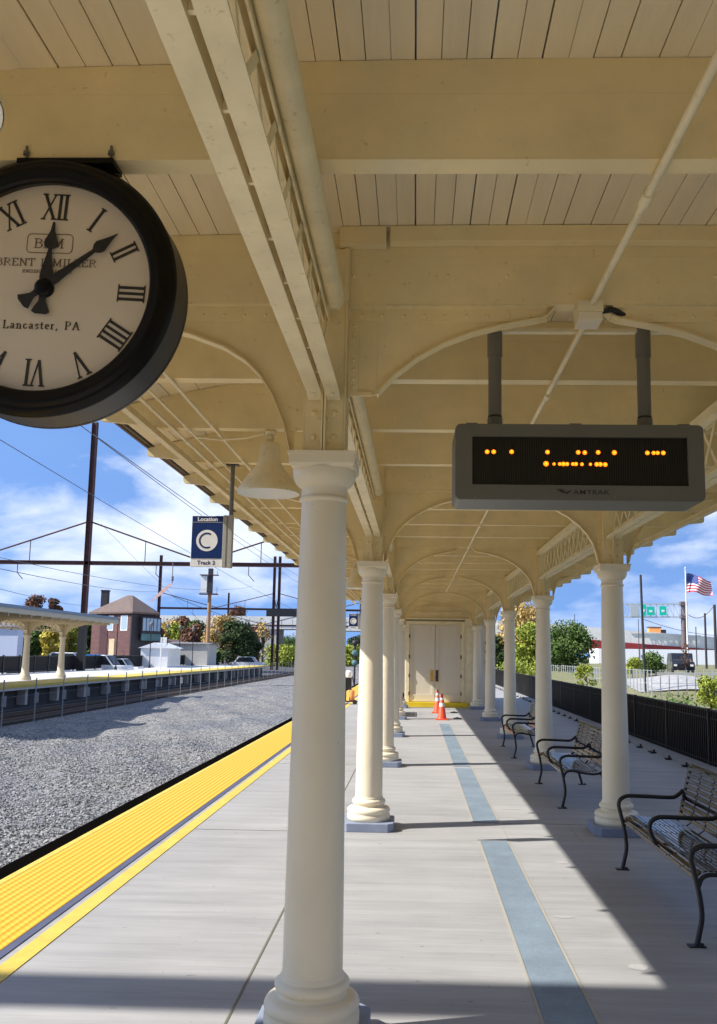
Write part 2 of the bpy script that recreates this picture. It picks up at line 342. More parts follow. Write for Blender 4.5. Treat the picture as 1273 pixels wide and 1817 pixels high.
# ------------------------------------------------------------------ key numbers
XL, XR, Y0, BAY = -.46, 2.10, 4.249, 5.022
yn = lambda n: Y0+BAY*n
CEN = .82; EL, ER = -2.52, 3.88
def zr(x):
    t = abs(x-CEN); e = CEN-EL if x < CEN else ER-CEN
    return 3.945-.035*(min(t, 2.35)/2.35)**2-max(0, t-2.35)/(e-2.35)*.20

# ------------------------------------------------------------------ ground
def grid(x0, x1, y0, y1, nx, ny, h):
    b = MB(); v = [(x0+(x1-x0)*i/nx, y0+(y1-y0)*j/ny, 0) for j in range(ny+1) for i in range(nx+1)]
    v = [(x, y, h(x, y)) for x, y, _ in v]; b.add(v, [(j*(nx+1)+i, j*(nx+1)+i+1, (j+1)*(nx+1)+i+1, (j+1)*(nx+1)+i) for j in range(ny) for i in range(nx)], True); return b
def hb(x, y):
    return .05*math.sin(x*1.7+math.sin(y*.35)*2)*math.sin(y*.45+x*.3)+.04*math.sin(x*3.1+y*1.3)+.03*math.sin(y*2.3-x)
struct(MB().box(-1500, 1500, -600, 2500, -3.2, -1.6), 'ground', M['grass'])
def hg(x, y):
    e = max(0, min(1, (x+15.2)/1.0)) * max(0, min(1, (-4.0-x)/1.2)); return -1.22+(hb(x, y)+.05)*e
struct(grid(-15.9, -2.9, -20, 260, 70, 560, hg), 'ballast_bed', M['gravel'])
struct(grid(-19.3, -15.9, -20, 260, 6, 120, lambda x, y: -1.26+.02*math.sin(y*3+x*5)), 'track_bed', M['gravel2'])
struct(grid(-60, -19.3, -20, 260, 8, 60, lambda x, y: -1.0 if x < -28.9 else -1.27), 'parking_lot', M['road'])
# loose stones over the ballast
def stones():
    n = 26000; P = []; base = np.array([(1, 0, 0), (-1, 0, 0), (0, 1, 0), (0, -1, 0), (0, 0, 1), (0, 0, -1)], float)
    F = np.array([(0, 2, 4), (2, 1, 4), (1, 3, 4), (3, 0, 4), (2, 0, 5), (1, 2, 5), (3, 1, 5), (0, 3, 5)])
    d = 5.0*(30/5.0)**rng.random(n)                      # denser near the camera
    y = d; x = -5.0-rng.random(n)*(1.5+d*.33); x = np.maximum(x, -15.2)
    vs = np.empty((n, 6, 3))
    sc = .018+.022*rng.random(n)
    for k in range(n):
        q = base*(.6+.6*rng.random((6, 1)))*sc[k]*np.array([1, 1, .75]); a = rng.random()*6.28; ca, sa = math.cos(a), math.sin(a)
        t = rng.random()*1.2; q = q@np.array([[1, 0, 0], [0, math.cos(t), -math.sin(t)], [0, math.sin(t), math.cos(t)]])
        q = q@np.array([[ca, -sa, 0], [sa, ca, 0], [0, 0, 1]]); vs[k] = q+[x[k], y[k], hg(x[k], y[k])+sc[k]*.35]
    me = bpy.data.meshes.new('ballast_stones'); fs = (F[None]+np.arange(n)[:, None, None]*6).reshape(-1, 3)
    me.from_pydata(vs.reshape(-1, 3).tolist(), [], fs.tolist())
    m = bpy.data.materials.new('loose_stone'); m.use_nodes = True; t = m.node_tree; b = t.nodes['Principled BSDF']; g = t.nodes.new('ShaderNodeNewGeometry'); r = t.nodes.new('ShaderNodeValToRGB')
    r.color_ramp.elements[0].color = (.10, .105, .11, 1); r.color_ramp.elements[1].color = (.44, .43, .42, 1); t.links.new(g.outputs['Random Per Island'], r.inputs[0]); t.links.new(r.outputs[0], b.inputs['Base Color']); b.inputs['Roughness'].default_value = .9
    me.materials.append(m); o = bpy.data.objects.new('ballast_stones', me); COL.objects.link(o); o['kind'] = 'stuff'
stones()
# platform
PE = -3.2
struct(MB().box(PE, 4.75, -12, 62, -.30, 0), 'platform', M['floor'])
struct(MB().box(PE+.25, 4.6, -12, 62, -3, -.305), 'platform_base', M['concd2'])
struct(MB().box(PE+.075, -2.445, -12, 60, .002, .008), 'tactile_paving', M['tactile'])
struct(MB().prism([(PE-.004, .001), (PE+.073, .001), (PE+.073, .010), (PE+.01, .006)], -12, 60), 'yellow_edge_nosing', M['yellowline'])
struct(MB().box(-2.443, -2.385, -12, 60, .002, .006), 'edge_strip', M['navyline'])
struct(MB().box(-2.335, -2.215, -12, 60, .0015, .005), 'yellow_line', M['yellowline'])
struct(MB().box(PE-.25, PE-.012, -12, 60, -.16, -.035).box(PE-.012, PE-.005, -12, 60, -.3, -.03), 'platform_edge_board', M['timber'])
inl = MB(); ck = MB()
for a, b_ in ((-12, 8.72), (9.62, 14.1), (14.28, 22.9)):
    inl.box(.66, .915, a, b_, .0015, .005); ck.box(.640, .657, a, b_+.02, .0015, .004); ck.box(.918, .936, a, b_+.02, .0015, .004)
ck.box(.640, .936, 8.722, 8.74, .0015, .004)
struct(inl, 'floor_inlay', M['inlay'])
for y in [-4, 1.5, 9.62, 14.1, 19.2, 24.2, 29.0]: ck.box(.94, 4.7, y, y+.012, .0015, .003)
ck.box(.932, .94, 8.8, 29, .0015, .003); ck.box(1.645, 1.660, 8.76, 9.5, .0015, .004); ck.box(1.645, 1.66, 13.9, 14.9, .0015, .004)
struct(ck, 'caulked_joint', M['caulk'])
jd = MB().box(-.905, -.893, -12, 29, .0015, .003)
for y in [-.8, 4.33, 9.27-.27, 14.29, 19.3, 24.3]: jd.box(-2.2, -.91, y, y+.008, .0015, .003)
struct(jd, 'dark_joint', M['caulkd'])
pt = MB()
for x, y, a, b_ in ((1.32, 5.35, .12, .09), (1.05, 6.3, .14, .05), (1.3, 7.9, .12, .07), (1.25, 10.2, .12, .08), (1.15, 10.5, .2, .05), (1.2, 13.1, .14, .1), (2.5, 8.4, .2, .1)):
    pts = [(x+a*(.5+.12*random.random())*math.cos(k*math.pi/4+.4), y+b_*(.5+.2*random.random())*math.sin(k*math.pi/4+.4), .0022) for k in range(8)]
    pt.add(pts, [tuple(range(8))])
struct(pt, 'patch', mat('pale_patch', (.40, .39, .38), .9, var=.1, vscale=4))

# ------------------------------------------------------------------ columns
def column_proto(x, y, label, group):
    c = thing('canopy_column', label, 'column', (x, y, 0), group)
    h = .265; k = .055
    pts = [(-h+k, -h), (h-k, -h), (h, -h+k), (h, h-k), (h-k, h), (-h+k, h), (-h, h-k), (-h, -h+k)]
    b = MB(); b.add([(a, q, 0) for a, q in pts]+[(a, q, .085) for a, q in pts], [tuple(range(7, -1, -1)), tuple(range(8, 16))]+[(i, (i+1) % 8, (i+1) % 8+8, i+8) for i in range(8)])
    b.build('plinth', M['plinth'], c, bevel=.006)
    arc = lambda cx, cz, r, a0, a1, n=7: [(cx+r*math.cos(R(a0+(a1-a0)*i/n)), cz+r*math.sin(R(a0+(a1-a0)*i/n))) for i in range(n+1)]
    base = [(.10, .086), (.222, .086), (.222, .14), (.216, .146), (.218, .15)]+arc(.186, .181, .036, -45, 80)+[(.170, .222)]+arc(.172, .232, .016, 220, 130, 4)+[(.160, .245)]+arc(.148, .268, .027, -70, 85)+[(.149, .300), (.149, .309), (.140, .322)]
    MB().lathe(base, n=48).build('base', M['column'], c)
    sh = [(.1405, .32)]+[(.1405-.0295*(i/10)**1.35, .32+(2.53-.32)*i/10) for i in range(1, 11)]
    MB().lathe(sh, n=48).build('shaft', M['column'], c)
    cap = [(.111, 2.528)]+arc(.112, 2.543, .012, -80, 80, 5)+[(.113, 2.562), (.113, 2.60), (.118, 2.606)]+[(.118+.040*math.sin(R(90*i/6))**1.5, 2.606+.070*(1-math.cos(R(90*i/6)))) for i in range(1, 7)]+[(.158, 2.69)]
    b = MB().lathe(cap, n=48)
    hh = .160
    b.add([(sx*.150, sy*.150, 2.688) for sx, sy in ((-1, -1), (1, -1), (1, 1), (-1, 1))]+[(sx*hh, sy*hh, 2.705) for sx, sy in ((-1, -1), (1, -1), (1, 1), (-1, 1))], [(3, 2, 1, 0)]+[(i, (i+1) % 4, (i+1) % 4+4, i+4) for i in range(4)])
    b.box(-hh, hh, -hh, hh, 2.705, 2.745); b.box(-hh-.006, hh+.006, -hh-.006, hh+.006, 2.7451, 2.762)
    b.build('capital', M['column'], c)
    return c
GL = 'cream columns carrying the platform canopy'
nthL = ['nearest cream column left of centre, standing full height in the foreground', 'second cream column of the left row with sun on its left flank', 'third cream column of the left row, partly behind the second',
        'fourth cream column of the left row, a slim strip behind the third', 'fifth cream column of the left row, narrow strip before the door', 'last cream column of the left row, beside the left door casing']
nthR = [None, 'nearest cream column of the right row, behind the nearest bench arm', 'second cream column of the right row, behind the middle bench', 'third cream column of the right row, behind the farthest right bench',
        'fourth cream column of the right row, its plinth clear of any bench', 'last cream column of the right row, against the wall right of the doors']
c0 = column_proto(XL, yn(0), nthL[0], GL)
for n in range(1, 6): copy_tree(c0, (XL, yn(n), 0), nthL[n])
copy_tree(c0, (XR, yn(0), 0), 'cream column of the right row just outside the right edge of the photo')
for n in range(1, 6): copy_tree(c0, (XR, yn(n), 0), nthR[n])

# ------------------------------------------------------------------ canopy
can = thing('platform_canopy', 'long cream wood and steel canopy over the near platform with arched brackets and lattice girders', 'canopy', (CEN, yn(0), 0))
cl = Vector((-CEN, -Y0, 0))
def cb_(mb, name, m, bevel=0): return mb.build(name, m, can, tuple(cl), bevel)
YA, YB = -27.0, 30.09
def boards():
    b = MB(); x = EL+.03
    rr = random.Random(3)
    while x < ER-.02:
        wd = .092 if -.4 < x < .55 else (.137 if rr.random() < .7 else .1)
        g = rr.choice([.002, .003, .0035, .005, .007]); x1 = min(x+wd-g, ER-.01)
        y = YA
        while y < YB:
            y1 = YB; dz = rr.uniform(-.0015, .0015)
            b.hexa([(x, y, zr(x)+dz), (x1, y, zr(x1)+dz), (x1, y1-.003, zr(x1)+dz), (x, y1-.003, zr(x)+dz)], [(x, y, zr(x)+.022), (x1, y, zr(x1)+.022), (x1, y1-.003, zr(x1)+.022), (x, y1-.003, zr(x)+.022)]); y = y1
        x += wd
    return b
cb_(boards(), 'ceiling_boards', M['boards'])
def strip(f0, f1, y0, y1, xs):
    b = MB()
    for a, c in zip(xs[:-1], xs[1:]): b.hexa([(a, y0, f0(a)), (c, y0, f0(c)), (c, y1, f0(c)), (a, y1, f0(a))], [(a, y0, f1(a)), (c, y0, f1(c)), (c, y1, f1(c)), (a, y1, f1(a))])
    return b
xs = [EL+(ER-EL)*i/24 for i in range(25)]
cb_(strip(lambda x: zr(x)+.03, lambda x: zr(x)+.06, YA-.02, YB+.02, xs), 'roof', M['oproof'])
cb_(MB().box(EL-.055, EL-.032, YA, YB, zr(EL)-.012, zr(EL)+.07).box(ER+.032, ER+.055, YA, YB, zr(ER)-.012, zr(ER)+.07).box(EL-.031, EL, YA, YB, zr(EL)+.002, zr(EL)+.06).box(ER, ER+.031, YA, YB, zr(ER)+.002, zr(ER)+.06), 'fascia', mat('brown_drip_edge', (.16, .12, .08), .7))
CHL, CHR = -2.05, 3.42
def beam(main=False, seed=0):
    b = MB(); o = .055 if main else .095; f1 = .03 if main else 0
    xa, xb = CHL, CHR
    b.box(xa, xb, -o, -o+.009, 3.5585, 3.8058)                  # web
    b.box(xa, xb, -o, f1, 3.55, 3.558)                         # bottom flange
    b.box(xa, xb, -o+.009, f1, 3.80, 3.806)
    # tapered cantilever tails
    for x0, x1 in ((CHL, EL-.03), (CHR, ER+.03)):
        zt0, zt1 = zr(x0)-.001, zr(x1)-.001
        e = .012*(1 if x1 > x0 else -1)
        b.prism([(x0, 3.56), (x0+(x1-x0)*.8, 3.60), (x1-e*3, 3.605), (x1-e, 3.612), (x1, 3.635), (x1, zt1-.02), (x0, zt0)], -o+.01, -o+.05)
    xn = [xa+(xb-xa)*i/20 for i in range(21)]
    for a, c in zip(xn[:-1], xn[1:]):
        b.hexa([(a, -o-.0015, 3.8062), (c, -o-.0015, 3.8062), (c, f1-.01, 3.8062), (a, f1-.01, 3.8062)], [(a, -o-.0015, zr(a)-.002), (c, -o-.0015, zr(c)-.002), (c, f1-.01, zr(c)-.002), (a, f1-.01, zr(a)-.002)])
    if main:
        for x0, x1, dz in ((-.40, -.165, -.012), (-.145, 1.95, 0.)):
            xq = [x0+(x1-x0)*i/10 for i in range(11)]
            for a, c in zip(xq[:-1], xq[1:]): b.hexa([(a, -o-.07, zr(a)-.085+dz), (c, -o-.07, zr(c)-.085+dz), (c, -o-.0035, zr(c)-.085+dz), (a, -o-.0035, zr(a)-.085+dz)], [(a, -o-.07, zr(a)-.004), (c, -o-.07, zr(c)-.004), (c, -o-.0035, zr(c)-.004), (a, -o-.0035, zr(a)-.004)])
        for x in (-.33, 0.15, .45, 1.5): b.rivet((x, -o-.001, 3.70), .012)
    return b
bi = beam().build('beam', M['steel'], can); bm_ = beam(True).build('beam', M['steel'], can)
bi.location = (-CEN, yn(-.25)-Y0, 0); bm_.location = (-CEN, 0, 0)
for q in range(-24, 21):
    if q in (0, -1) or q/4 > 5: continue
    c = (bm_ if q % 4 == 0 else bi).copy(); COL.objects.link(c); c.location = (-CEN, BAY*q/4, 0)
# arched brackets
IN = [(-.345, 2.764), (-.318, 2.80), (-.304, 2.868), (-.27, 2.985), (-.205, 3.095), (-.12, 3.19), (.0, 3.285), (.13, 3.36), (.27, 3.415), (.42, 3.455), (.54, 3.478), (.62, 3.492), (.655, 3.507), (.675, 3.53), (.69, 3.549)]
OUT = [(-.62, 2.764), (-.637, 2.80), (-.668, 2.93), (-.735, 3.09), (-.80, 3.19), (-.87, 3.262), (-.99, 3.338), (-1.167, 3.405), (-1.4, 3.458), (-1.6, 3.50), (-1.72, 3.53), (-1.78, 3.549)]
def half(b, cut, mir):
    X = (lambda x: 2*CEN-x) if mir else (lambda x: x)
    y0, y1 = -.005, .005
    def plate(curve, xin):
        for (xa, za), (xc, zc) in zip(curve[:-1], curve[1:]):
            b.hexa([(X(xa), y0, za), (X(xc), y0, zc), (X(xc), y1, zc), (X(xa), y1, za)], [(X(xa), y0, 3.5495), (X(xc), y0, 3.5495), (X(xc), y1, 3.5495), (X(xa), y1, 3.5495)])
    def flange(curve, w_=.035, t=.009):
        n = len(curve)
        for i in range(n-1):
            (xa, za), (xc, zc) = curve[i], curve[i+1]; dx, dz = xc-xa, zc-za; l = math.hypot(dx, dz); nx, nz = dz/l, -dx/l
            if nz > 0: nx, nz = -nx, -nz
            e = .001
            b.hexa([(X(xa+nx*t), -w_, za+nz*t), (X(xc+nx*t), -w_, zc+nz*t), (X(xc+nx*t), w_, zc+nz*t), (X(xa+nx*t), w_, za+nz*t)], [(X(xa), -w_, za), (X(xc), -w_, zc), (X(xc), w_, zc), (X(xa), w_, za)])
    ic = IN if not cut else [(-.205, 3.087)]+[p for p in IN if p[1] > 3.09]
    if cut:
        b.hexa([(X(-.345), y0, 3.087), (X(-.206), y0, 3.087), (X(-.206), y1, 3.087), (X(-.345), y1, 3.087)], [(X(-.345), y0, 3.5495), (X(-.206), y0, 3.5495), (X(-.206), y1, 3.5495), (X(-.345), y1, 3.5495)])
        b.box(X(-.345) if not mir else X(-.23), X(-.23) if not mir else X(-.345), -.02, -.006, 3.080, 3.10)
    plate(ic, 0); plate(OUT, 0); flange(ic); flange(OUT)
    # top angles and rivets
    a, c = sorted((X(-.345), X(.655))); b.box(a, c, -.0135, -.0052, 3.475, 3.549); b.box(a, c, -.052, -.0137, 3.540, 3.549)
    a, c = sorted((X(-1.6), X(-.585))); b.box(a, c, -.0135, -.0052, 3.475, 3.549)
    for k in range(9): b.rivet((X(-.29+k*.107), -.0135, 3.505), .011)
    for k in range(9): b.rivet((X(-.26+k*.107), -.053, 3.545), .007)
    for k in range(8): b.rivet((X(-.68-k*.107), -.0135, 3.505), .011)
    a, c = sorted((X(-.352), X(-.30))); b.box(a, c, -.0135, -.0052, 3.09 if cut else 2.85, 3.475)
    a, c = sorted((X(-.640), X(-.572))); b.box(a, c, -.0135, -.0052, 2.90, 3.475)
    for z in (3.45, 3.41, 3.38, 3.27, 3.22, 3.17, 3.13)+(() if cut else (3.04, 2.98, 2.91)): b.rivet((X(-.325), -.0135, z), .010)
    for z in (3.45, 3.3, 3.15, 3.0, 2.9): b.rivet((X(-.612), -.0135, z), .010)
def bracket(cut):
    b = MB(); half(b, cut, False); half(b, False, True); return b
br0 = bracket(True).build('arch_bracket', M['steel'], can, (-CEN, 0, 0))
br1 = bracket(False).build('arch_bracket', M['steel'], can, (-CEN, BAY, 0))
for q in (-2, -1, 2, 3, 4, 5):
    c = br1.copy(); COL.objects.link(c); c.location = (-CEN, BAY*q, 0)
# posts above the capitals
def post():
    b = MB(); x0, x1, y0, y1 = -.105, .105, -.095, .095
    for sx in (-1, 1):
        b.box(min(sx*.105, sx*.096), max(sx*.105, sx*.096), y0, y1, 2.763, 3.55)       # side plates
        b.box(min(sx*.006, sx*.095), max(sx*.006, sx*.095), y0-.002, y0+.008, 2.763, 3.07)   # front angles
        b.box(min(sx*.006, sx*.095), max(sx*.006, sx*.095), y1-.008, y1+.002, 2.763, 3.07)
        b.box(min(sx*.002, sx*.012), max(sx*.002, sx*.012), y0-.05, y0-.002, 2.763, 3.07)
        for z in (2.845, 2.965):
            b.rivet((sx*.05, y0-.002, z), .017)
            b.rivet((sx*.022, y0-.002, z-.03), .009)
    b.box(-.094, .094, -.006, .006, 2.763, 3.545)
    b.box(-.094, .094, y0+.009, y0+.018, 3.07, 3.55)
    b.box(.085, .105, -.095, -.088, 3.55, 3.83); b.box(-.105, -.09, -.095, -.088, 3.55, 3.83); b.box(-.11, .113, -.085, -.066, 3.559, 3.83)
    return b
p0 = post().build('column_bracket_post', M['steel'], can, (XL-CEN, 0, 0))
for q in range(-2, 6):
    for X in (XL, XR):
        if q == 0 and X == XL: continue
        c = p0.copy(); COL.objects.link(c); c.location = (X-CEN, BAY*q, 0)
# lattice girders : from y=.10 to BAY-.22 in each bay
def lattice():
    b = MB(); ya, yb = .105, BAY-.105; zb, zt = 3.05, 3.50; yc = BAY-.20
    for sx in (-1, 1):
        b.box(min(sx*.010, sx*.080), max(sx*.010, sx*.080), ya+.05, yc, zb, zb+.008)
        b.box(min(sx*.010, sx*.018), max(sx*.010, sx*.018), ya+.05, yc, zb+.0085, zb+.075)
        b.box(min(sx*.010, sx*.072), max(sx*.010, sx*.072), ya, yb, zt, zt+.008)
        b.box(min(sx*.010, sx*.018), max(sx*.010, sx*.018), ya, yb, zt-.065, zt-.0005)
        # bent end plates on to the post
        for (q0, q1, s_) in ((yc, yb, 1), (ya+.05, ya, -1)):
            b.hexa([(sx*.010, q0, zb), (sx*.080, q0, zb), (sx*.080, q0, zb+.008), (sx*.010, q0, zb+.008)], [(sx*.010, q1, zb-.02), (sx*.080, q1, zb-.02), (sx*.080, q1, zb-.006), (sx*.010, q1, zb-.006)])
        for q in (yc+.02, yc+.06): b.rivet((sx*.045, q, zb-.012), .010, (0, 0, -1))
    n = 15; p = (yb-ya)/n
    for i in range(n):
        a, c = ya+i*p, ya+(i+1)*p
        b.bar((.005, a, zb+.05), (.005, c, zt-.04), .034, .004, (1, 0, 0)); b.bar((-.005, a, zt-.04), (-.005, c, zb+.05), .034, .004, (1, 0, 0))
        if i: b.box(-.0098, .0098, a-.007, a+.007, zb+.016, zb+.04)
    return b
lg = lattice().build('lattice_girder', M['steel2'], can, (XL-CEN, 0, 0))
for q in range(-2, 5):
    for X in (XL, XR):
        if q == 0 and X == XL: continue
        c = lg.copy(); COL.objects.link(c); c.location = (X-CEN, BAY*q, 0)
# rounded top rail along the inside of both girders
for X, s_ in ((XL, 1), (XR, -1)):
    for q in range(-2, 5):
        b = MB(); 
        if s_ == 1: b.tube([(X+.060, BAY*q+Y0+.12, 3.490), (X+.060, BAY*(q+1)+Y0-.25, 3.490)], .046, 16)
        else: b.box(X-.10, X-.03, BAY*q+Y0+.12, BAY*(q+1)+Y0-.12, 3.43, 3.497)
        cb_(b, 'top_rail', M['steel2'])
# edge channels under the eaves
cb_(MB().box(CHL-.05, CHL+.0, YA, YB, 3.475, 3.485).box(CHL-.05, CHL-.042, YA, YB, 3.485, 3.56), 'edge_channel', M['steel2'])
cb_(MB().box(CHR, CHR+.05, YA, YB, 3.475, 3.485).box(CHR+.042, CHR+.05, YA, YB, 3.485, 3.56), 'edge_channel', M['steel2'])

# conduits
def conduit(name, label, pts, r, fit=()):
    b = MB().tube(pts, r, 10)
    for y in fit: b.tube([(pts[0][0], y-.04, pts[0][2]), (pts[0][0], y+.04, pts[0][2])], r*1.45, 10)
    return tag(b.build(name, M['steel2']), label, 'conduit', 'painted conduits under the canopy')
cc_ = conduit('ceiling_conduit', 'cream conduit running down the middle of the canopy ceiling past the arches', [(.865, YA, 3.525), (.865, 4.1, 3.525)], .017, (3.12, 1.8))
conduit('ceiling_conduit', 'cream conduit continuing beyond the junction box towards the doors', [(.865, 4.28, 3.50), (.865, 7, 3.525), (.865, 24.4, 3.525)], .015, (5.6, 9.3, 11.5, 14.3, 19.3))
conduit('ceiling_conduit', 'cream conduit nearest the eave above the location sign', [(-1.93, YA, 3.53), (-1.93, 29, 3.53)], .014, (7.05,))
conduit('ceiling_conduit', 'thin cream conduit feeding the bell lamp, middle of three under the left eave', [(-1.80, YA, 3.52), (-1.80, 29, 3.52)], .011, (7.0,))
conduit('ceiling_conduit', 'cream conduit farthest from the eave, behind the clock and above the bell lamp', [(-1.60, YA, 3.53), (-1.60, 29, 3.53)], .013, ())
jb = thing('junction_box', 'small square cream junction box where the middle conduit meets the first arch', 'junction box', (.855, 4.19, 3.44))
MB().box(-.058, .058, -.07, .06, 0, .045).build('cover', M['column'], jb, bevel=.004); MB().box(-.062, .062, -.075, .065, .0455, .10).build('box', M['steel2'], jb)
MB().tube([(.05, .0, .07), (.13, .02, .09), (.2, .06, .075), (.26, .10, .04)], .014, 8).build('cable', M['satin'], jb)

# ------------------------------------------------------------------ bell lamps
def bell(x, y, label):
    t = thing('bell_lamp', label, 'lamp', (x, y, 0), 'bell lamps under the left side of the canopy')
    arc = [(.020, 3.462), (.045, 3.458), (.066, 3.450), (.076, 3.43), (.082, 3.39), (.086, 3.34), (.091, 3.30), (.102, 3.268), (.125, 3.235), (.155, 3.195), (.190, 3.145), (.222, 3.10), (.243, 3.068), (.249, 3.055), (.249, 3.035)]
    MB().lathe(arc, n=40).build('shade', M['steel2'], t)
    MB().lathe([(.246, 3.036), (.220, 3.081), (.175, 3.13), (.12, 3.18), (.085, 3.23), (.0, 3.24)], n=40).build('inner_reflector', M['lampw'], t)
    MB().lathe([(.0, 3.51), (.030, 3.51), (.034, 3.49), (.030, 3.47), (.016, 3.462), (.016, 3.452), (.028, 3.452)], n=20).lathe([(.0, 3.55), (.045, 3.55), (.045, 3.515), (.0, 3.515)], n=20).build('stem', M['steel2'], t)
    MB().tube([(-.62, .1, 3.52), (-.42, .1, 3.50), (-.2, .08, 3.515), (-.05, .0, 3.53)], .011, 8).build('feed_pipe', M['steel2'], t)
    return t
b0 = bell(-1.175, 6.74, 'cream bell lamp hanging left of the nearest column, white inside rim showing')
copy_tree(b0, (-1.175, 11.76, 0), 'cream bell lamp in the bay beyond the nearest column')
copy_tree(b0, (-1.175, 16.78, 0), 'cream bell lamp in the third bay of the canopy')
copy_tree(b0, (-1.175, 21.8, 0), 'cream bell lamp in the fourth bay of the canopy')
copy_tree(b0, (-1.208, 1.765, 0), 'bell lamp whose pale rim just enters the upper left edge above the clock')

# ------------------------------------------------------------------ clock
ck_ = thing('hanging_clock', 'large round black cased clock with Roman numerals hanging from a canopy beam', 'clock', (-1.337, 2.87, 3.069))
RF, RO = .386, .482
prof = [(RF+.012, .054), (RF+.006, .03), (RF, .018), (RF+.006, .004), (RF+.014, .000), (RF+.030, .000), (RF+.036, -.004), (RF+.055, -.006), (RF+.062, .004), (RF+.070, .004), (RO-.022, .004), (RO-.012, .010), (RO, .018), (RO, .03)]
MB().lathe(prof, axis='y', n=96).build('bezel', M['clockblack'], ck_)
MB().lathe([(RO-.001, .0302), (RO-.001, .165)], axis='y', n=96).build('case', M['clockside'], ck_)
MB().lathe([(RF, .178), (RF+.05, .198), (RO-.02, .192), (RO, .178), (RO, .1652)], axis='y', n=96).build('bezel', M['clockblack'], ck_)
MB().disc((0, .052, 0), RF+.011, n=96).build('dial', M['dial'], ck_)
MB().disc((0, .1795, 0), RF+.002, n=96).build('dial', M['dial'], ck_)
ROT = R(-3.2)
def rot(x, z, a): return (x*math.cos(a)-z*math.sin(a), x*math.sin(a)+z*math.cos(a))
def stroke(b, p, q, wd, y=.0172, ang=0., c=(0, 0)):
    dx, dz = q[0]-p[0], q[1]-p[1]; l = math.hypot(dx, dz); nx, nz = -dz/l*wd/2, dx/l*wd/2
    v = []
    for yy in (y, y-.0016):
        for (x, z) in ((p[0]+nx, p[1]+nz), (q[0]+nx, q[1]+nz), (q[0]-nx, q[1]-nz), (p[0]-nx, p[1]-nz)):
            a, e = rot(x, z, ang); v.append((a+c[0], yy, e+c[1]))
    b.hexa(v[:4], v[4:])
NR = .312; NH = .094
def numeral(sname, deg):
    num = MB()
    a = -R(deg)+ROT; cx, cz = rot(0, NR, a)
    wmap = {'I': .0215, 'V': .054, 'X': .056}; flip = 0
    W = sum(wmap[c] for c in sname); x = -W/2; segs = []
    y0, y1 = -NH/2, NH/2; th, tn, sf = .0105, .0052, .005
    for c in sname:
        w_ = wmap[c]; m = x+w_/2
        if c == 'I': segs += [((m, y0), (m, y1), th), ((m-.011, y0), (m+.011, y0), sf), ((m-.011, y1), (m+.011, y1), sf)]
        if c == 'V': segs += [((m-.019, y1), (m, y0), th), ((m+.019, y1), (m, y0), tn), ((m-.029, y1), (m-.008, y1), sf), ((m+.010, y1), (m+.027, y1), sf)]
        if c == 'X': segs += [((m-.019, y1), (m+.019, y0), th), ((m+.019, y1), (m-.019, y0), tn), ((m-.029, y1), (m-.009, y1), sf), ((m+.010, y1), (m+.027, y1), sf), ((m-.028, y0), (m-.011, y0), sf), ((m+.009, y0), (m+.029, y0), sf)]
        x += w_
    for k, (p, q, w_) in enumerate(segs): stroke(num, p, q, w_, .0510-.00005*k, a, (cx, cz))
    num.build('numeral', M['ink'], ck_)
for k, s_ in enumerate(('XII', 'I', 'II', 'III', 'IIII', 'V', 'VI', 'VII', 'VIII', 'IX', 'X', 'XI')): numeral(s_, 30*k)
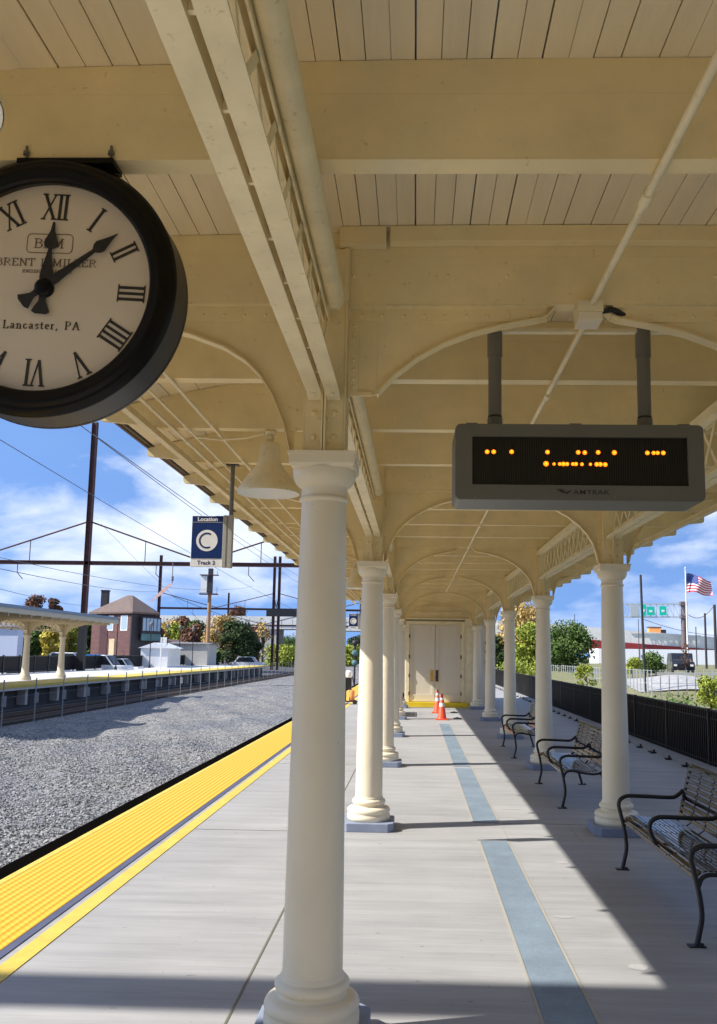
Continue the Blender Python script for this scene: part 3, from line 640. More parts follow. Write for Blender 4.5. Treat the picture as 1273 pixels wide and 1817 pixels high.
# small serif stroke letters (unit box: height 1)
G = {'B': (.72, [[(.15, 0), (.15, 1)], [(.02, 1), (.45, 1), (.6, .88), (.6, .68), (.45, .55), (.15, .55)], [(.45, .55), (.66, .42), (.66, .15), (.48, 0), (.02, 0)]]),
     'R': (.78, [[(.15, 0), (.15, 1)], [(.02, 1), (.45, 1), (.62, .86), (.62, .66), (.45, .52), (.15, .52)], [(.38, .52), (.7, 0), (.8, 0)], [(.03, 0), (.27, 0)]]),
     'E': (.68, [[(.15, 0), (.15, 1)], [(.02, 1), (.6, 1), (.6, .82)], [(.15, .53), (.45, .53)], [(.02, 0), (.62, 0), (.64, .2)]]),
     'N': (.84, [[(.15, 0), (.15, 1)], [(.02, 1), (.15, 1), (.70, 0), (.70, 1)], [(.58, 1), (.82, 1)], [(.02, 0), (.28, 0)]]),
     'T': (.70, [[(.35, 0), (.35, 1)], [(.03, .8), (.03, 1), (.67, 1), (.67, .8)], [(.22, 0), (.48, 0)]]),
     'L': (.64, [[(.15, 0), (.15, 1)], [(.02, 1), (.28, 1)], [(.02, 0), (.58, 0), (.60, .22)]]),
     'M': (.98, [[(.15, 0), (.15, 1)], [(.02, 1), (.15, 1), (.48, .08), (.82, 1), (.95, 1)], [(.82, 1), (.82, 0)], [(.02, 0), (.28, 0)], [(.70, 0), (.95, 0)]]),
     'I': (.34, [[(.17, 0), (.17, 1)], [(.04, 1), (.30, 1)], [(.04, 0), (.30, 0)]]),
     'J': (.40, [[(.26, 1), (.26, .05), (.1, -.15)], [(.12, 1), (.38, 1)]]),
     'W': (1.0, [[(.02, 1), (.28, 1)], [(.14, 1), (.32, 0), (.5, .85), (.68, 0), (.86, 1)], [(.74, 1), (.98, 1)]]),
     'S': (.56, [[(.48, .8), (.45, .96), (.28, 1), (.1, .9), (.1, .68), (.45, .38), (.48, .15), (.3, 0), (.1, .05), (.06, .22)]]),
     'P': (.68, [[(.15, 0), (.15, 1)], [(.02, 1), (.45, 1), (.6, .86), (.6, .62), (.45, .48), (.15, .48)], [(.03, 0), (.28, 0)]]),
     'A': (.80, [[(.1, 0), (.4, 1), (.7, 0)], [(.22, .38), (.58, .38)], [(.0, 0), (.22, 0)], [(.56, 0), (.82, 0)]]),
     'G': (.80, [[(.68, .8), (.6, .96), (.4, 1), (.15, .82), (.08, .5), (.15, .15), (.4, 0), (.66, .1), (.66, .42)], [(.5, .42), (.78, .42)]]),
     'O': (.80, [[(.4, 0), (.15, .15), (.08, .5), (.15, .85), (.4, 1), (.65, .85), (.72, .5), (.65, .15), (.4, 0)]]),
     'D': (.80, [[(.15, 0), (.15, 1)], [(.02, 1), (.4, 1), (.66, .82), (.72, .5), (.66, .18), (.4, 0), (.02, 0)]]),
     'H': (.84, [[(.15, 0), (.15, 1)], [(.68, 0), (.68, 1)], [(.15, .52), (.68, .52)], [(.03, 1), (.27, 1)], [(.56, 1), (.8, 1)], [(.03, 0), (.27, 0)], [(.56, 0), (.8, 0)]]),
     'a': (.52, [[(.08, .5), (.2, .62), (.34, .6), (.38, .48), (.38, .06), (.5, 0)], [(.38, .36), (.14, .28), (.06, .12), (.16, 0), (.38, .1)]]),
     'n': (.60, [[(.14, 0), (.14, .6)], [(.02, .6), (.14, .6)], [(.14, .48), (.32, .62), (.46, .5), (.46, 0)], [(.02, 0), (.26, 0)], [(.36, 0), (.58, 0)]]),
     'c': (.48, [[(.42, .48), (.3, .62), (.12, .52), (.07, .3), (.12, .08), (.28, 0), (.44, .12)]]),
     's': (.42, [[(.35, .5), (.3, .61), (.1, .58), (.08, .42), (.34, .22), (.34, .06), (.18, 0), (.05, .12)]]),
     't': (.36, [[(.16, .82), (.16, .08), (.24, 0), (.34, .06)], [(.03, .6), (.32, .6)]]),
     'e': (.48, [[(.08, .34), (.42, .34), (.38, .56), (.24, .62), (.1, .52), (.07, .3), (.12, .08), (.28, 0), (.43, .1)]]),
     'r': (.42, [[(.14, 0), (.14, .6)], [(.02, .6), (.14, .6)], [(.14, .46), (.26, .6), (.38, .56)], [(.02, 0), (.28, 0)]]),
     ',': (.28, [[(.12, .06), (.14, -.04), (.06, -.18)]]), '.': (.28, [[(.08, .02), (.16, .02)]]), '&': (.8, [[(.7, .4), (.45, .05), (.2, 0), (.08, .2), (.4, .6), (.42, .85), (.3, 1), (.2, .85), (.3, .55), (.72, 0)]]), ' ': (.4, [])}
def word(txt, cx, cz, h, mat_, name, wd=.10, track=.14, wide=1.0):
    b = MB(); W = sum(G[c][0]+track for c in txt)*h*wide; x = -W/2; k = 0
    for c in txt:
        gw, st = G[c]
        for pl in st:
            for p, q in zip(pl[:-1], pl[1:]):
                vert = abs(p[0]-q[0]) < abs(p[1]-q[1])*.6
                P = ((x+p[0]*h*wide), cz+p[1]*h); Q = ((x+q[0]*h*wide), cz+q[1]*h)
                d = Vector((Q[0]-P[0], Q[1]-P[1])); e = d.normalized()*wd*h*.25
                stroke(b, (P[0]+cx-e.x, P[1]-e.y), (Q[0]+cx+e.x, Q[1]+e.y), (wd*1.35 if vert else wd*.65)*h, .0512-.00003*(k % 7), R(-1.4)); k += 1
        x += (gw+track)*h*wide
    return b.build(name, mat_, ck_)
inkb = mat('dial_brown_ink', (.16, .11, .07), .6)
word('BLM', 0, .155, .034, inkb, 'box_lettering', .10, .10, 1.25)
word('BRENT L MILLER', -.005, .086, .027, inkb, 'name_lettering', .10, .12, 1.26)
word('JEWELERS & GOLDSMITHS', .0, .060, .011, inkb, 'small_lettering', .07, .12, 1.0)
word('Lancaster, PA', .0, -.150, .029, M['ink'], 'town_lettering', .10, .16, 1.12)
fr = MB()
x0, x1, z0, z1, r_ = -.082, .084, .136, .207, .014
rp = []
for cx_, cz_, a0 in ((x1-r_, z1-r_, 0), (x0+r_, z1-r_, 90), (x0+r_, z0+r_, 180), (x1-r_, z0+r_, 270)):
    rp += [(cx_+r_*math.cos(R(a0+30*i)), cz_+r_*math.sin(R(a0+30*i))) for i in range(4)]
for p, q in zip(rp, rp[1:]+rp[:1]): stroke(fr, p, q, .0022, .0511, R(-1.4))
fr.build('lettering_frame', inkb, ck_)
def hand(name, deg, pts, yy):
    a = -R(deg); n = len(pts); full = [(x, z) for x, z in pts]+[(-x, z) for x, z in reversed(pts)]
    v = [rot(x, z, a) for x, z in full]; b = MB(); N_ = len(v)
    # quads strip
    for i in range(n-1):
        q = [v[i], v[i+1], v[N_-2-i], v[N_-1-i]]
        b.hexa([(x, yy, z) for x, z in q], [(x, yy-.003, z) for x, z in q])
    b.build(name, M['satin'], ck_)
hand('hour_hand', 5, [(.020, -.098), (.0335, -.090), (.026, -.075), (.012, -.05), (.014, 0), (.023, .04), (.020, .07), (.010, .12), (.006, .145), (.022, .155), (.026, .170), (.018, .19), (.008, .215), (.0045, .245), (.001, .250)], .040)
hand('minute_hand', 52, [(.018, -.098), (.033, -.090), (.024, -.075), (.011, -.05), (.013, 0), (.018, .05), (.014, .10), (.007, .22), (.020, .235), (.024, .250), (.017, .268), (.008, .295), (.001, .325)], .035)
MB().lathe([(0, .028), (.024, .028), (.033, .032), (.033, .0515)], axis='y', n=24).build('hub', M['clockblack'], ck_)
MB().box(-.120, .232, .012, .110, .4605, .4805).build('mounting_plate', M['clockblack'], ck_)
MB().box(-.045, .165, .03, .12, .44, .4603).build('neck', M['clockblack'], ck_)
for sx in (-.09, .22):
    MB().lathe([(.005, .47), (.005, .53)], (sx, .02, 0), 8).lathe([(.012, .496), (.012, .508), (0, .508)], (sx, .02, 0), 6).lathe([(.010, .455), (.010, .470)], (sx, .09, 0), 6).build('stud', M['grey'], ck_)
MB().tube([(-.14, .05, .44), (-.2, .05, .42), (-.3, .04, .36)], .009, 8).build('power_cable', M['clockblack'], ck_)

# ------------------------------------------------------------------ LED sign
sg = thing('departure_sign', 'grey overhead LED train message sign hanging on two pipes under the first arch', 'message sign', (.842, 4.40, 2.585))
def rrect(x0, x1, z0, z1, r_, n=4):
    o = []
    for cx_, cz_, a0 in ((x1-r_, z1-r_, 0), (x0+r_, z1-r_, 90), (x0+r_, z0+r_, 180), (x1-r_, z0+r_, 270)): o += [(cx_+r_*math.cos(R(a0+90*i/n)), cz_+r_*math.sin(R(a0+90*i/n))) for i in range(n+1)]
    return o
def ring(b, o, i_, y0, y1):          # frame between two outlines of equal count
    n = len(o); v = [(x, y0, z) for x, z in o]+[(x, y0, z) for x, z in i_]+[(x, y1, z) for x, z in i_]
    b.add(v, [(k, (k+1) % n, (k+1) % n+n, k+n) for k in range(n)]+[(k+n, (k+1) % n+n, (k+1) % n+2*n, k+2*n) for k in range(n)])
O = rrect(-.640, .640, 0, .400, .028); I = rrect(-.553, .557, .078, .334, .002); n_ = len(O)
b = MB(); ring(b, O, I, 0, .02)
ob = rrect(-.640, .640, -.004, .40, .028)
v = [(x, 0, z) for x, z in O]+[(x*1.004, .012, z-.002) for x, z in O]+[(x*1.008, .30, z-.003) for x, z in O]+[(x*.98, .31, z) for x, z in O]
b.add(v, [(k+n_*j, k+n_*(j+1), (k+1) % n_+n_*(j+1), (k+1) % n_+n_*j) for j in range(3) for k in range(n_)]+[tuple(range(3*n_, 4*n_))])
b.build('housing', M['grey'], sg)
MB().box(-.560, .565, .019, .022, .07, .34).build('screen', M['screen'], sg)
lv = MB()
for k in range(92): x = -.549+k*.01205; lv.box(x, x+.002, .013, .0185, .080, .332)
lv.build('louvre', mat('louvre_black', (.022, .021, .018), .5), sg)
cx5 = lambda x: 630+x/1.98; cy5 = lambda y: 500+y/1.98
led = MB(); core = MB()
for x, y, ww in [(465, 597, 1), (488, 597, 1), (551, 597, 1), (677, 598, 1), (785, 599, 1), (808, 600, 1), (855, 599, 1), (912, 600, 1.1), (1028, 601, 1), (1050, 601, .9), (1064, 601, .9), (1084, 601, 1),
              (672, 639, 1.2), (700, 640, .7), (720, 640, .8), (733, 640, 1), (746, 640, .9), (766, 640, .8), (777, 640, .9), (798, 641, .8), (828, 641, .7), (850, 641, 1), (863, 641, 1), (880, 642, 1)]:
    p = at(cx5(x), cy5(y), 4.412); q = p-Vector((.842, 4.40, 2.585))
    led.lathe([(0, -.002), (.0085*ww, -.001), (.0115*ww, .003)], (q.x, .010, q.z), 14, 'y'); core.disc((q.x, .0072, q.z), .0055*ww, n=10)
led.build('lit_led', M['led'], sg); core.build('lit_led_core', M['ledcore'], sg)
textobj('AMTRAK', .032, 'maker_lettering', M['ink'], sg, (.058, -.0006, .041), .0006, .0004, 1.35, 1.12)
lgm = MB()
for k, (dx, dz) in enumerate(((0, 0), (.010, -.0075), (.020, -.015))):
    q = [(-.128+dx, .058+dz), (-.092+dx*.7, .057+dz*.7), (-.076+dx*.5, .046+dz*.8), (-.104+dx, .052+dz)]
    lgm.hexa([(x, -.0006, z) for x, z in q], [(x, -.0018-.0002*k, z) for x, z in q])
q = [(-.075, .040), (-.048, .052), (-.040, .052), (-.068, .030)]; lgm.hexa([(x, -.0006, z) for x, z in q], [(x, -.0014, z) for x, z in q])
lgm.build('arrow_logo', M['ink'], sg)
for x in (-.54, -.18, .18, .54): MB().lathe([(0, -.003), (.006, -.002), (.007, 0)], (x, 0, .020), 10, 'y').build('screw', M['greyd'], sg)
for x in (-.555, -.015, .545): MB().box(x-.03, x+.03, .01, .05, .398, .408).build('latch', M['greyd'], sg)
for x in (-.421, .383):
    MB().tube([(x, .16, .40), (x, .16, .98)], .036, 20).tube([(x, .16, .395), (x, .16, .47)], .041, 20).tube([(x, .16, .82), (x, .16, .98)], .041, 20).build('hanger_pipe', M['greyd'], sg)
    MB().tube([(x, .16, .476), (x, .16, .486)], .038, 20).build('clamp_band', M['satin'], sg)
MB().box(-.56, .56, .14, .18, .955, .963).box(-.56, .56, .14, .146, .9635, .975).build('support_channel', M['steel2'], sg)

# ------------------------------------------------------------------ location signs
def locsign(x, y, label):
    t = thing('location_sign', label, 'sign', (x, y, 2.57), 'location signs along the platform edge')
    MB().box(-.345, -.045, .0, .035, .0, .485).build('panel', M['white'], t, bevel=.003)
    MB().box(-.340, -.050, -.003, -.0005, .080, .480).build('blue_face', M['navy'], t)
    MB().box(-.340, -.050, -.0045, -.0032, .419, .424).build('divider', M['alu'], t)
    MB().disc((-.195, -.0048, .248), .101, n=48).build('white_disc', M['white'], t)
    b = MB(); pts = [(-.195+.068*math.cos(R(a)), .248+.068*math.sin(R(a))) for a in range(58, 305, 8)]
    for i, (p, q) in enumerate(zip(pts[:-1], pts[1:])):
        d = Vector((q[0]-p[0], q[1]-p[1])).normalized(); nx, nz = -d.y*.0075, d.x*.0075
        b.hexa([(p[0]+nx, -.0052, p[1]+nz), (q[0]+nx, -.0052, q[1]+nz), (q[0]-nx, -.0052, q[1]-nz), (p[0]-nx, -.0052, p[1]-nz)], [(p[0]+nx, -.0062, p[1]+nz), (q[0]+nx, -.0062, q[1]+nz), (q[0]-nx, -.0062, q[1]-nz), (p[0]-nx, -.0062, p[1]-nz)])
    b.build('letter_c', M['navy'], t)
    textobj('Location', .052, 'heading_lettering', M['white'], t, (-.195, -.0042, .449), .0006, .0012, 1.05)
    textobj('Track 2', .052, 'track_lettering', M['navy'], t, (-.195, -.0012, .038), .0006, .0005, 1.05)
    MB().box(-.044, -.012, -.012, .05, -.004, .489).box(-.011, .006, -.004, .045, -.004, .489).box(.007, .042, -.018, .055, -.006, .492).build('channel', M['alu'], t, bevel=.002)
    MB().tube([(.02, .018, .49), (.02, .018, .975)], .020, 14).build('drop_rod', M['greyd'], t)
    MB().box(-.04, .08, -.02, .06, .972, .98).build('ceiling_clamp', M['satin'], t)
    return t
l0 = locsign(-1.765, 8.0, 'blue and white sign reading Location C Track 2 hanging left of the nearest column')
copy_tree(l0, (-1.80, 28.1, 2.57), 'distant blue location sign seen between the first two left columns')

# ------------------------------------------------------------------ benches (origin: centre of front feet, faces -x)
def bench_proto(label):
    t = thing('platform_bench', label, 'bench', (1.79, 6.715, 0), 'black metal benches along the right side of the platform')
    Lh = .975
    def frame(y, mid=False):
        b = MB(); r_ = .017
        def sm(P, n=5):
            P = [Vector(p) for p in P]; o = []
            for i in range(len(P)-1):
                p0, p1, p2, p3 = P[max(i-1, 0)], P[i], P[i+1], P[min(i+2, len(P)-1)]
                for k in range(n):
                    u = k/n; o.append(.5*((2*p1)+(p2-p0)*u+(2*p0-5*p1+4*p2-p3)*u*u+(3*p1-p0-3*p2+p3)*u**3))
            return o+[P[-1]]
        if not mid:
            b.tube(sm([(-.005, y, .01), (.012, y, .08), (.030, y, .17), (.026, y, .26), (.008, y, .37), (-.018, y, .48), (-.028, y, .53), (-.015, y, .575), (.03, y, .603), (.08, y, .609), (.22, y, .607), (.40, y, .602), (.46, y, .612), (.525, y, .665)]), r_, 10)
            b.tube(sm([(.018, y, .36), (.035, y, .405), (.07, y, .428), (.13, y, .432), (.25, y, .412), (.36, y, .40), (.44, y, .412), (.49, y, .45), (.515, y, .55), (.545, y, .68), (.60, y, .87)]), .014, 10)
            b.tube(sm([(.46, y, .41), (.50, y, .32), (.55, y, .18), (.60, y, .01)]), r_, 10)
            for x in (-.01, .60):
                b.box(x-.05, x+.055, y-.03, y+.03, .0, .009); b.lathe([(.012, .009), (.012, .02), (0, .022)], (x+.038, y, 0), 8)
        else:
            b.tube(sm([(.03, y, .40), (-.002, y, .455), (-.026, y, .52), (-.015, y, .572), (.03, y, .603), (.08, y, .609), (.22, y, .607), (.40, y, .602), (.46, y, .612), (.525, y, .665)]), r_, 10)
            b.tube(sm([(.018, y, .395), (.07, y, .412), (.13, y, .416), (.25, y, .396), (.36, y, .385), (.44, y, .40), (.49, y, .44), (.515, y, .55), (.545, y, .68), (.60, y, .87)]), .011, 8)
        return b
    frame(-Lh).build('side_frame', M['satin'], t); frame(Lh).build('side_frame', M['satin'], t); frame(0, True).build('middle_arm', M['satin'], t)
    def slat(b, x, z, ang, wd):
        # rounded slats in three short lengths between the cross straps
        ca, sa = math.cos(ang), math.sin(ang)
        pr = [(-wd/2, 0), (-wd/2+.004, .005), (wd/2-.004, .005), (wd/2, 0), (wd/2-.004, -.002), (-wd/2+.004, -.002)]
        q = [(x+a*ca-c*sa, z+a*sa+c*ca) for a, c in pr]
        b.prism(q, -Lh+.015, Lh-.015)
    s = MB()
    sp = [(.012, .398, 75), (.030, .430, 40), (.066, .446, 12), (.104, .448, -2), (.142, .444, -5), (.180, .438, -6), (.218, .433, -6), (.256, .428, -5), (.294, .425, -3), (.332, .424, 0), (.370, .426, 6), (.408, .433, 14)]
    for x, z, a in sp: slat(s, x, z, R(a), .0315)
    s.build('seat', M['bench'], t)
    k = MB()
    for i in range(9): f = i/8; slat(k, .490+.088*f-.012, .475+.375*f, R(78), .034)
    slat(k, .597, .878, R(40), .03)
    k.build('backrest', M['bench'], t)
    for y in [-.62, -.3, .3, .62]:
        rv = MB()
        for x, z, a in sp: rv.rivet((x-.004*math.sin(R(a)), y, z+.005), .006, (-math.sin(R(a)), 0, math.cos(R(a))))
        for i in range(9): f = i/8; rv.rivet((.490+.088*f-.019, y, .475+.375*f), .006, (-.98, 0, .2))
        rv.tube([(.03, y, .405), (.12, y, .43), (.25, y, .415), (.40, y, .412), (.475, y, .46), (.575, y, .86)], .006, 6)
        rv.build('cross_strap', M['satin'], t)
    MB().tube([(.035, -Lh, .385), (.035, Lh, .385)], .008, 8).build('front_rail', M['satin'], t)
    return t
be = bench_proto('nearest black metal bench at the right edge, blue sky mirrored in its slats')
copy_tree(be, (1.775, 11.6, 0), 'middle black metal bench behind the nearest right column')
copy_tree(be, (1.768, 16.56, 0), 'farthest right-hand black metal bench beside the second right column')
copy_tree(be, (-.35, 26.1, 0), 'small distant bench on the left side near the last left columns', math.pi)

# ------------------------------------------------------------------ black fence on the right
FX = 4.85
def fence_panel():
    b = MB(); Lp = 2.4
    b.box(-.012, .012, 0, Lp, .93, .965); b.box(-.012, .012, 0, Lp, .10, .13); b.box(-.012, .012, 0, Lp, .80, .82)
    for i in range(24): y = .05+i*.1; b.box(-.020, .008, y-.012, y+.012, .06, .95)
    return b
M['fence'] = mat('fence_black', (.018, .016, .014), .38, spec=.35, var=.4, vscale=6, vstretch=(1, 3, .3))
fe = thing('platform_fence', 'long black metal picket fence along the right edge of the platform', 'fence', (FX, 5, 0))
pn = fence_panel().build('picket_panel', M['fence'], fe, (0, 0, 0))
sol = MB().box(-.006, .006, 0, 2.4, .08, .94).build('backing_mesh', mat('fence_mesh_black', (.003, .003, .003), .8, spec=.1), fe, (0, 0, 0))
def fpost():
    b = MB(); b.box(-.03, .03, -.03, .03, 0, .972)
    b.box(-.38, .05, -.02, .02, .004, .02)
    return b
fp = fpost().build('post', M['fence'], fe, (0, 0, 0))
for k in range(1, 23):
    for o in (pn, sol): c = o.copy(); COL.objects.link(c); c.location = (0, 2.4*k, 0)
ft = MB().box(-.40, -.27, -.055, .055, .002, .03).box(-.345, -.315, -.01, .01, .03, .075).box(-.33, -.02, -.012, .012, .006, .03).build('foot', M['satin'], fe, (0, 0, 0))
for k in range(1, 56):
    c = ft.copy(); COL.objects.link(c); c.location = (0, .98*k, 0)
    if k < 23: c = fp.copy(); COL.objects.link(c); c.location = (0, 2.4*k, 0)
struct(MB().box(4.55, 5.1, -12, 62, .001, .06), 'fence_kerb', M['floor'])

# ------------------------------------------------------------------ end building with double door
eb = thing('station_end_building', 'cream panelled wall with tall double doors closing the far end of the canopy', 'building', (.8, 30.1, 0))
W = MB(); WX0, WX1 = -1.42, 1.98
W.box(WX0, -1.0, 0, 6, 0, 3.92) if False else None
W.box(-1.22, -1.10, 0, 6, 0, 3.9).box(.84+.36, 1.98, 0, 6, 0, 3.9).box(-1.10, 1.20, 0.0, 6, 2.98, 3.9)
W.box(-1.0995, 1.1995, .12, 6, 0, 2.9795); W.build('wall', M['doorp'], eb)
MB().box(-1.22, 1.3, -.004, -.001, 3.031, 3.9).box(-1.22, 1.3, -.03, -.0045, 3.22, 3.26).box(-1.22, 1.3, -.03, -.0045, 3.42, 3.45).build('gable_panel', M['steel'], eb)
MB().box(-1.099, -.98, -.03, .10, .17, 2.80).box(.80, .92, -.03, .10, .17, 2.80).box(-1.099, .92, -.035, .10, 2.8005, 2.92).box(.921, 1.199, 0, .1, .0, 2.98).box(.98, 1.14, -.015, -.001, .3, 2.75).box(-1.15, 1.25, -.06, .02, 2.985, 3.03).build('door_frame', M['steel2'], eb, bevel=.004)
for sx, hm in ((-1, M['brass']), (1, M['bronze'])):
    x0 = -.98 if sx < 0 else -.085; x1 = -.095 if sx < 0 else .80
    d = MB().box(x0, x1, .035, .07, .175, 2.795).build('door', M['doorp'], eb)
    fr_ = MB(); e = .11; fr_.box(x0+.005, x0+e, .008, .0345, .18, 2.79).box(x1-e, x1-.005, .008, .0345, .18, 2.79).box(x0+e+.001, x1-e-.001, .008, .0345, 2.62, 2.79).box(x0+e+.001, x1-e-.001, .008, .0345, .18, .42)
    fr_.build('door_rail', M['doorp'], d)
    hx = -.20 if sx < 0 else -.02
    MB().box(hx-.045, hx+.045, -.008, .007, .86, 1.25).tube([(hx, -.01, 1.0), (hx, -.06, 1.0), (hx+.10*-sx*.7, -.06, 1.0)], .012, 8).build('handle', hm, d)
    for z in (.45, 1.05, 1.7, 2.4): MB().box((x0 if sx < 0 else x1)-.02, (x0 if sx < 0 else x1)+.02, -.036, .007, z-.06, z+.06).build('hinge', M['bronze'], d)
MB().box(-1.12, 1.04, -.22, .0, .0, .165).build('threshold_step', M['yellow'], eb, bevel=.006)
for z in (1.55, 1.9, 2.2): MB().box(1.62, 1.72, -.05, 0, z-.05, z+.05).build('switch_box', M['grey'], eb)

cn = thing('added_sky_blocker', 'added brown brick block behind the viewer, cutting sky light under the canopy', 'building', (-12, -30, 0))  # added unseen mass, keeps sky light off the beam faces
MB().box(-45, 45, -10, 0, 3.99, 15).box(-45, -22, -10, 0, -1.3, 3.989).box(16, 45, -10, 0, -1.3, 3.989).box(7.5, 15.999, -9, 0, 0, 3.989).build('wall', M['brick'], cn)
MB().box(-46, 46, -11, 1, 15.001, 15.6).build('roof', M['concd'], cn)
for k in range(14): MB().box(-43+6.2*k, -40+6.2*k, .002, .06, 6, 12).build('window', M['glass'], cn)

st_ = thing('added_shade_block', 'added brick block outside the left edge, placed to shade the gravel', 'building', (-23.3, 26, 0))  # added out of view, sized to throw shade on the ballast
MB().box(-1.8, 1.7, 0, 7, 0, 8.3).box(-1.8, 1.7, 7.001, 16.5, 0, 7.0).build('wall', M['brick'], st_); MB().box(-2.0, 1.9, -.2, 7.2, 8.301, 8.6).box(-2.0, 1.9, 7.201, 16.7, 7.001, 7.3).build('roof', M['concd'], st_)
for k in range(4): MB().box(1.702, 1.75, 1.2+3.8*k, 3.4+3.8*k, 3, 5.5).build('window', M['glass'], st_)

# cones and rubber blocks
def cone(x, y, label):
    t = thing('traffic_cone', label, 'traffic cone', (x, y, 0), 'orange traffic cones before the doors')
    MB().lathe([(.135, .03), (.125, .05), (.030, .70), (.022, .71), (0, .71)], n=28).build('body', M['orange'], t)
    for a, b_ in ((.36, .46), (.54, .60)):
        f = lambda z: .125+(z-.05)/.65*(-.095)+.0015; MB().lathe([(f(a), a), (f(b_), b_)], n=28).build('reflective_band', M['white'], t)
    MB().box(-.18, .18, -.18, .18, .0, .03).build('base', M['orange'], t, bevel=.008)
    return t
k1 = cone(.77, 24.35, 'orange cone with white bands standing in front')
copy_tree(k1, (.72, 27.1, 0), 'orange and white cone standing behind the other one, nearer the yellow step')
for x, y, l in ((1.22, 24.7, 'black rubber block on the floor nearer the front cone'), (1.24, 27.2, 'black rubber block on the floor nearest the yellow step')):
    tag(MB().box(x-.11, x+.11, y-.12, y+.12, .001, .028).box(x-.04, x+.04, y-.05, y+.05, .0285, .045).build('rubber_block', M['tyre']), l, 'rubber block', 'black rubber blocks by the cones')

# equipment cart seen between the first columns
eq = thing('equipment_cart', 'small work cart with orange tank, white drum and yellow box at the platform edge', 'cart', (-2.3, 31, 0))
MB().lathe([(0, .12), (.09, .12), (.10, .14), (.10, .44), (.09, .48), (0, .5)], (.10, 0, 0), 20).build('orange_tank', M['orangebox'], eq)
MB().lathe([(0, .92), (.1, .92), (.115, .96), (.115, 1.12), (.09, 1.17), (0, 1.18)], (-.02, 0, 0), 20).build('white_drum', M['white'], eq)
MB().box(-.42, -.14, -.15, .15, .12, .42).build('yellow_box', M['yellow'], eq, bevel=.03)
MB().tube([(-.12, 0, .1), (-.12, 0, .95), (.1, 0, .95), (.2, 0, .6)], .02, 8).box(-.45, .3, -.18, .18, .08, .11).box(-.1, .08, -.08, .08, .5, .92).build('frame', M['satin'], eq)
for x in (-.38, .22): MB().tube([(x, -.2, .08), (x, -.14, .08)], .08, 14).build('wheel', M['tyre'], eq)

# ------------------------------------------------------------------ opposite platform and track
struct(MB().box(-28.8, -19.2, -20, 114, -.22, 0), 'far_platform', mat('pale_platform', (.60, .59, .56), .8, var=.08))
struct(MB().box(-28.6, -19.9, -20, 113.8, -1.4, -.225), 'far_platform_base', M['concd2'])
struct(MB().box(-21.3, -19.23, -20, 114, .002, .01).box(-19.198, -19.17, -20, 114, -.11, .0), 'far_yellow_strip', M['yellowline'])
pb = tag(MB().box(-19.88, -19.45, 20.0, 20.28, -1.0, -.23).build('platform_pier', M['concrete']), 'pale concrete pier under the far platform edge', 'pier', 'piers under the far platform edge')
for k in range(1, 24):
    c = pb.copy(); COL.objects.link(c); c.location = (0, 3.9*k, 0)
for k, x in enumerate((-16.6, -18.05)):
    tag(MB().box(x-.035, x+.035, -20, 250, -1.10, -1.075).box(x-.01, x+.01, -20, 250, -1.2, -1.10).box(x-.07, x+.07, -20, 250, -1.215, -1.20).build('rail', M['rail']), ('nearer' if k == 0 else 'farther')+' rusty rail of the track below the far platform', 'rail', 'rails of the far track')
tie = MB()
for k in range(330): tie.box(-18.6, -16.0, -10+.62*k, -9.77+.62*k, -1.28, -1.216)
tag(tie.build('railway_ties', M['tie']), kind='stuff')
# inter-track fence
fl = [(-15.75-.012*(y-35), y) for y in [9.6+2.95*k for k in range(0, 46)]]
M['galvd0'] = mat('weathered_post', (.27, .28, .29), .6)
itf = thing('track_fence', 'thin grey post and wire fence between the gravel and the far track', 'fence', (fl[0][0], fl[0][1], -1.2))
def tfpost():
    return MB().box(-.02, .02, -.02, .02, 0, 1.78)
pp = tfpost().build('post', M['galvd0'], itf, (0, 0, 0)); M['galvd'] = mat('weathered_galvanised', (.30, .31, .32), .6)
pl = MB().box(-.03, .15, -.05, -.035, .76, 1.18).build('plate', M['galvd'], itf, (0, 0, 0))
for k, (x, y) in enumerate(fl[1:]):
    c = pp.copy(); COL.objects.link(c); c.location = (x-fl[0][0], y-fl[0][1], 0)
    if y < 60: c = pl.copy(); COL.objects.link(c); c.location = (x-fl[0][0], y-fl[0][1], 0)
wr = MB()
for z in (.15, .6, 1.1, 1.7): wr.bar((0, 0, z), (fl[-1][0]-fl[0][0], fl[-1][1]-fl[0][1], z), .007, .007)
wr.build('wire', M['galvd0'], itf)

# opposite canopy
oc = thing('far_canopy', 'cream canopy with blue-grey roof edge on the far platform', 'canopy', (-22.3, 55, 0)); oc.scale = (1.03, 1, .93)
b = MB(); y0, y1 = -75, .8
b.prism([(-3.0, 3.72), (3.0, 3.72), (3.0, 4.02), (1.5, 4.1), (-1.5, 4.1), (-3.0, 4.02)], y0, y1); b.build('roof', M['opp'], oc)
MB().box(2.98, 3.03, y0, y1+.02, 3.98, 4.12).box(-3.03, 3.03, y1, y1+.05, 3.98, 4.12).box(-3.0, 3.0, y0, y1, 4.105, 4.16).build('roof_edge', M['oproof'], oc)
b = MB()
b.box(-.05, .05, y0, -.2, 3.55, 3.719); b.box(-.05, .05, y0, -.6, 3.05, 3.13)
for i in range(118): ya = -.7-i*.6; b.bar((.01, ya, 3.1), (.01, ya-.6, 3.56), .05, .02, (1, 0, 0)); b.bar((-.015, ya, 3.56), (-.015, ya-.6, 3.1), .05, .02, (1, 0, 0))
for i in range(60): b.box(-2.95, 2.95, -.7-1.25*i, -.62-1.25*i, 3.56, 3.72)
b.build('girder', M['opp'], oc)
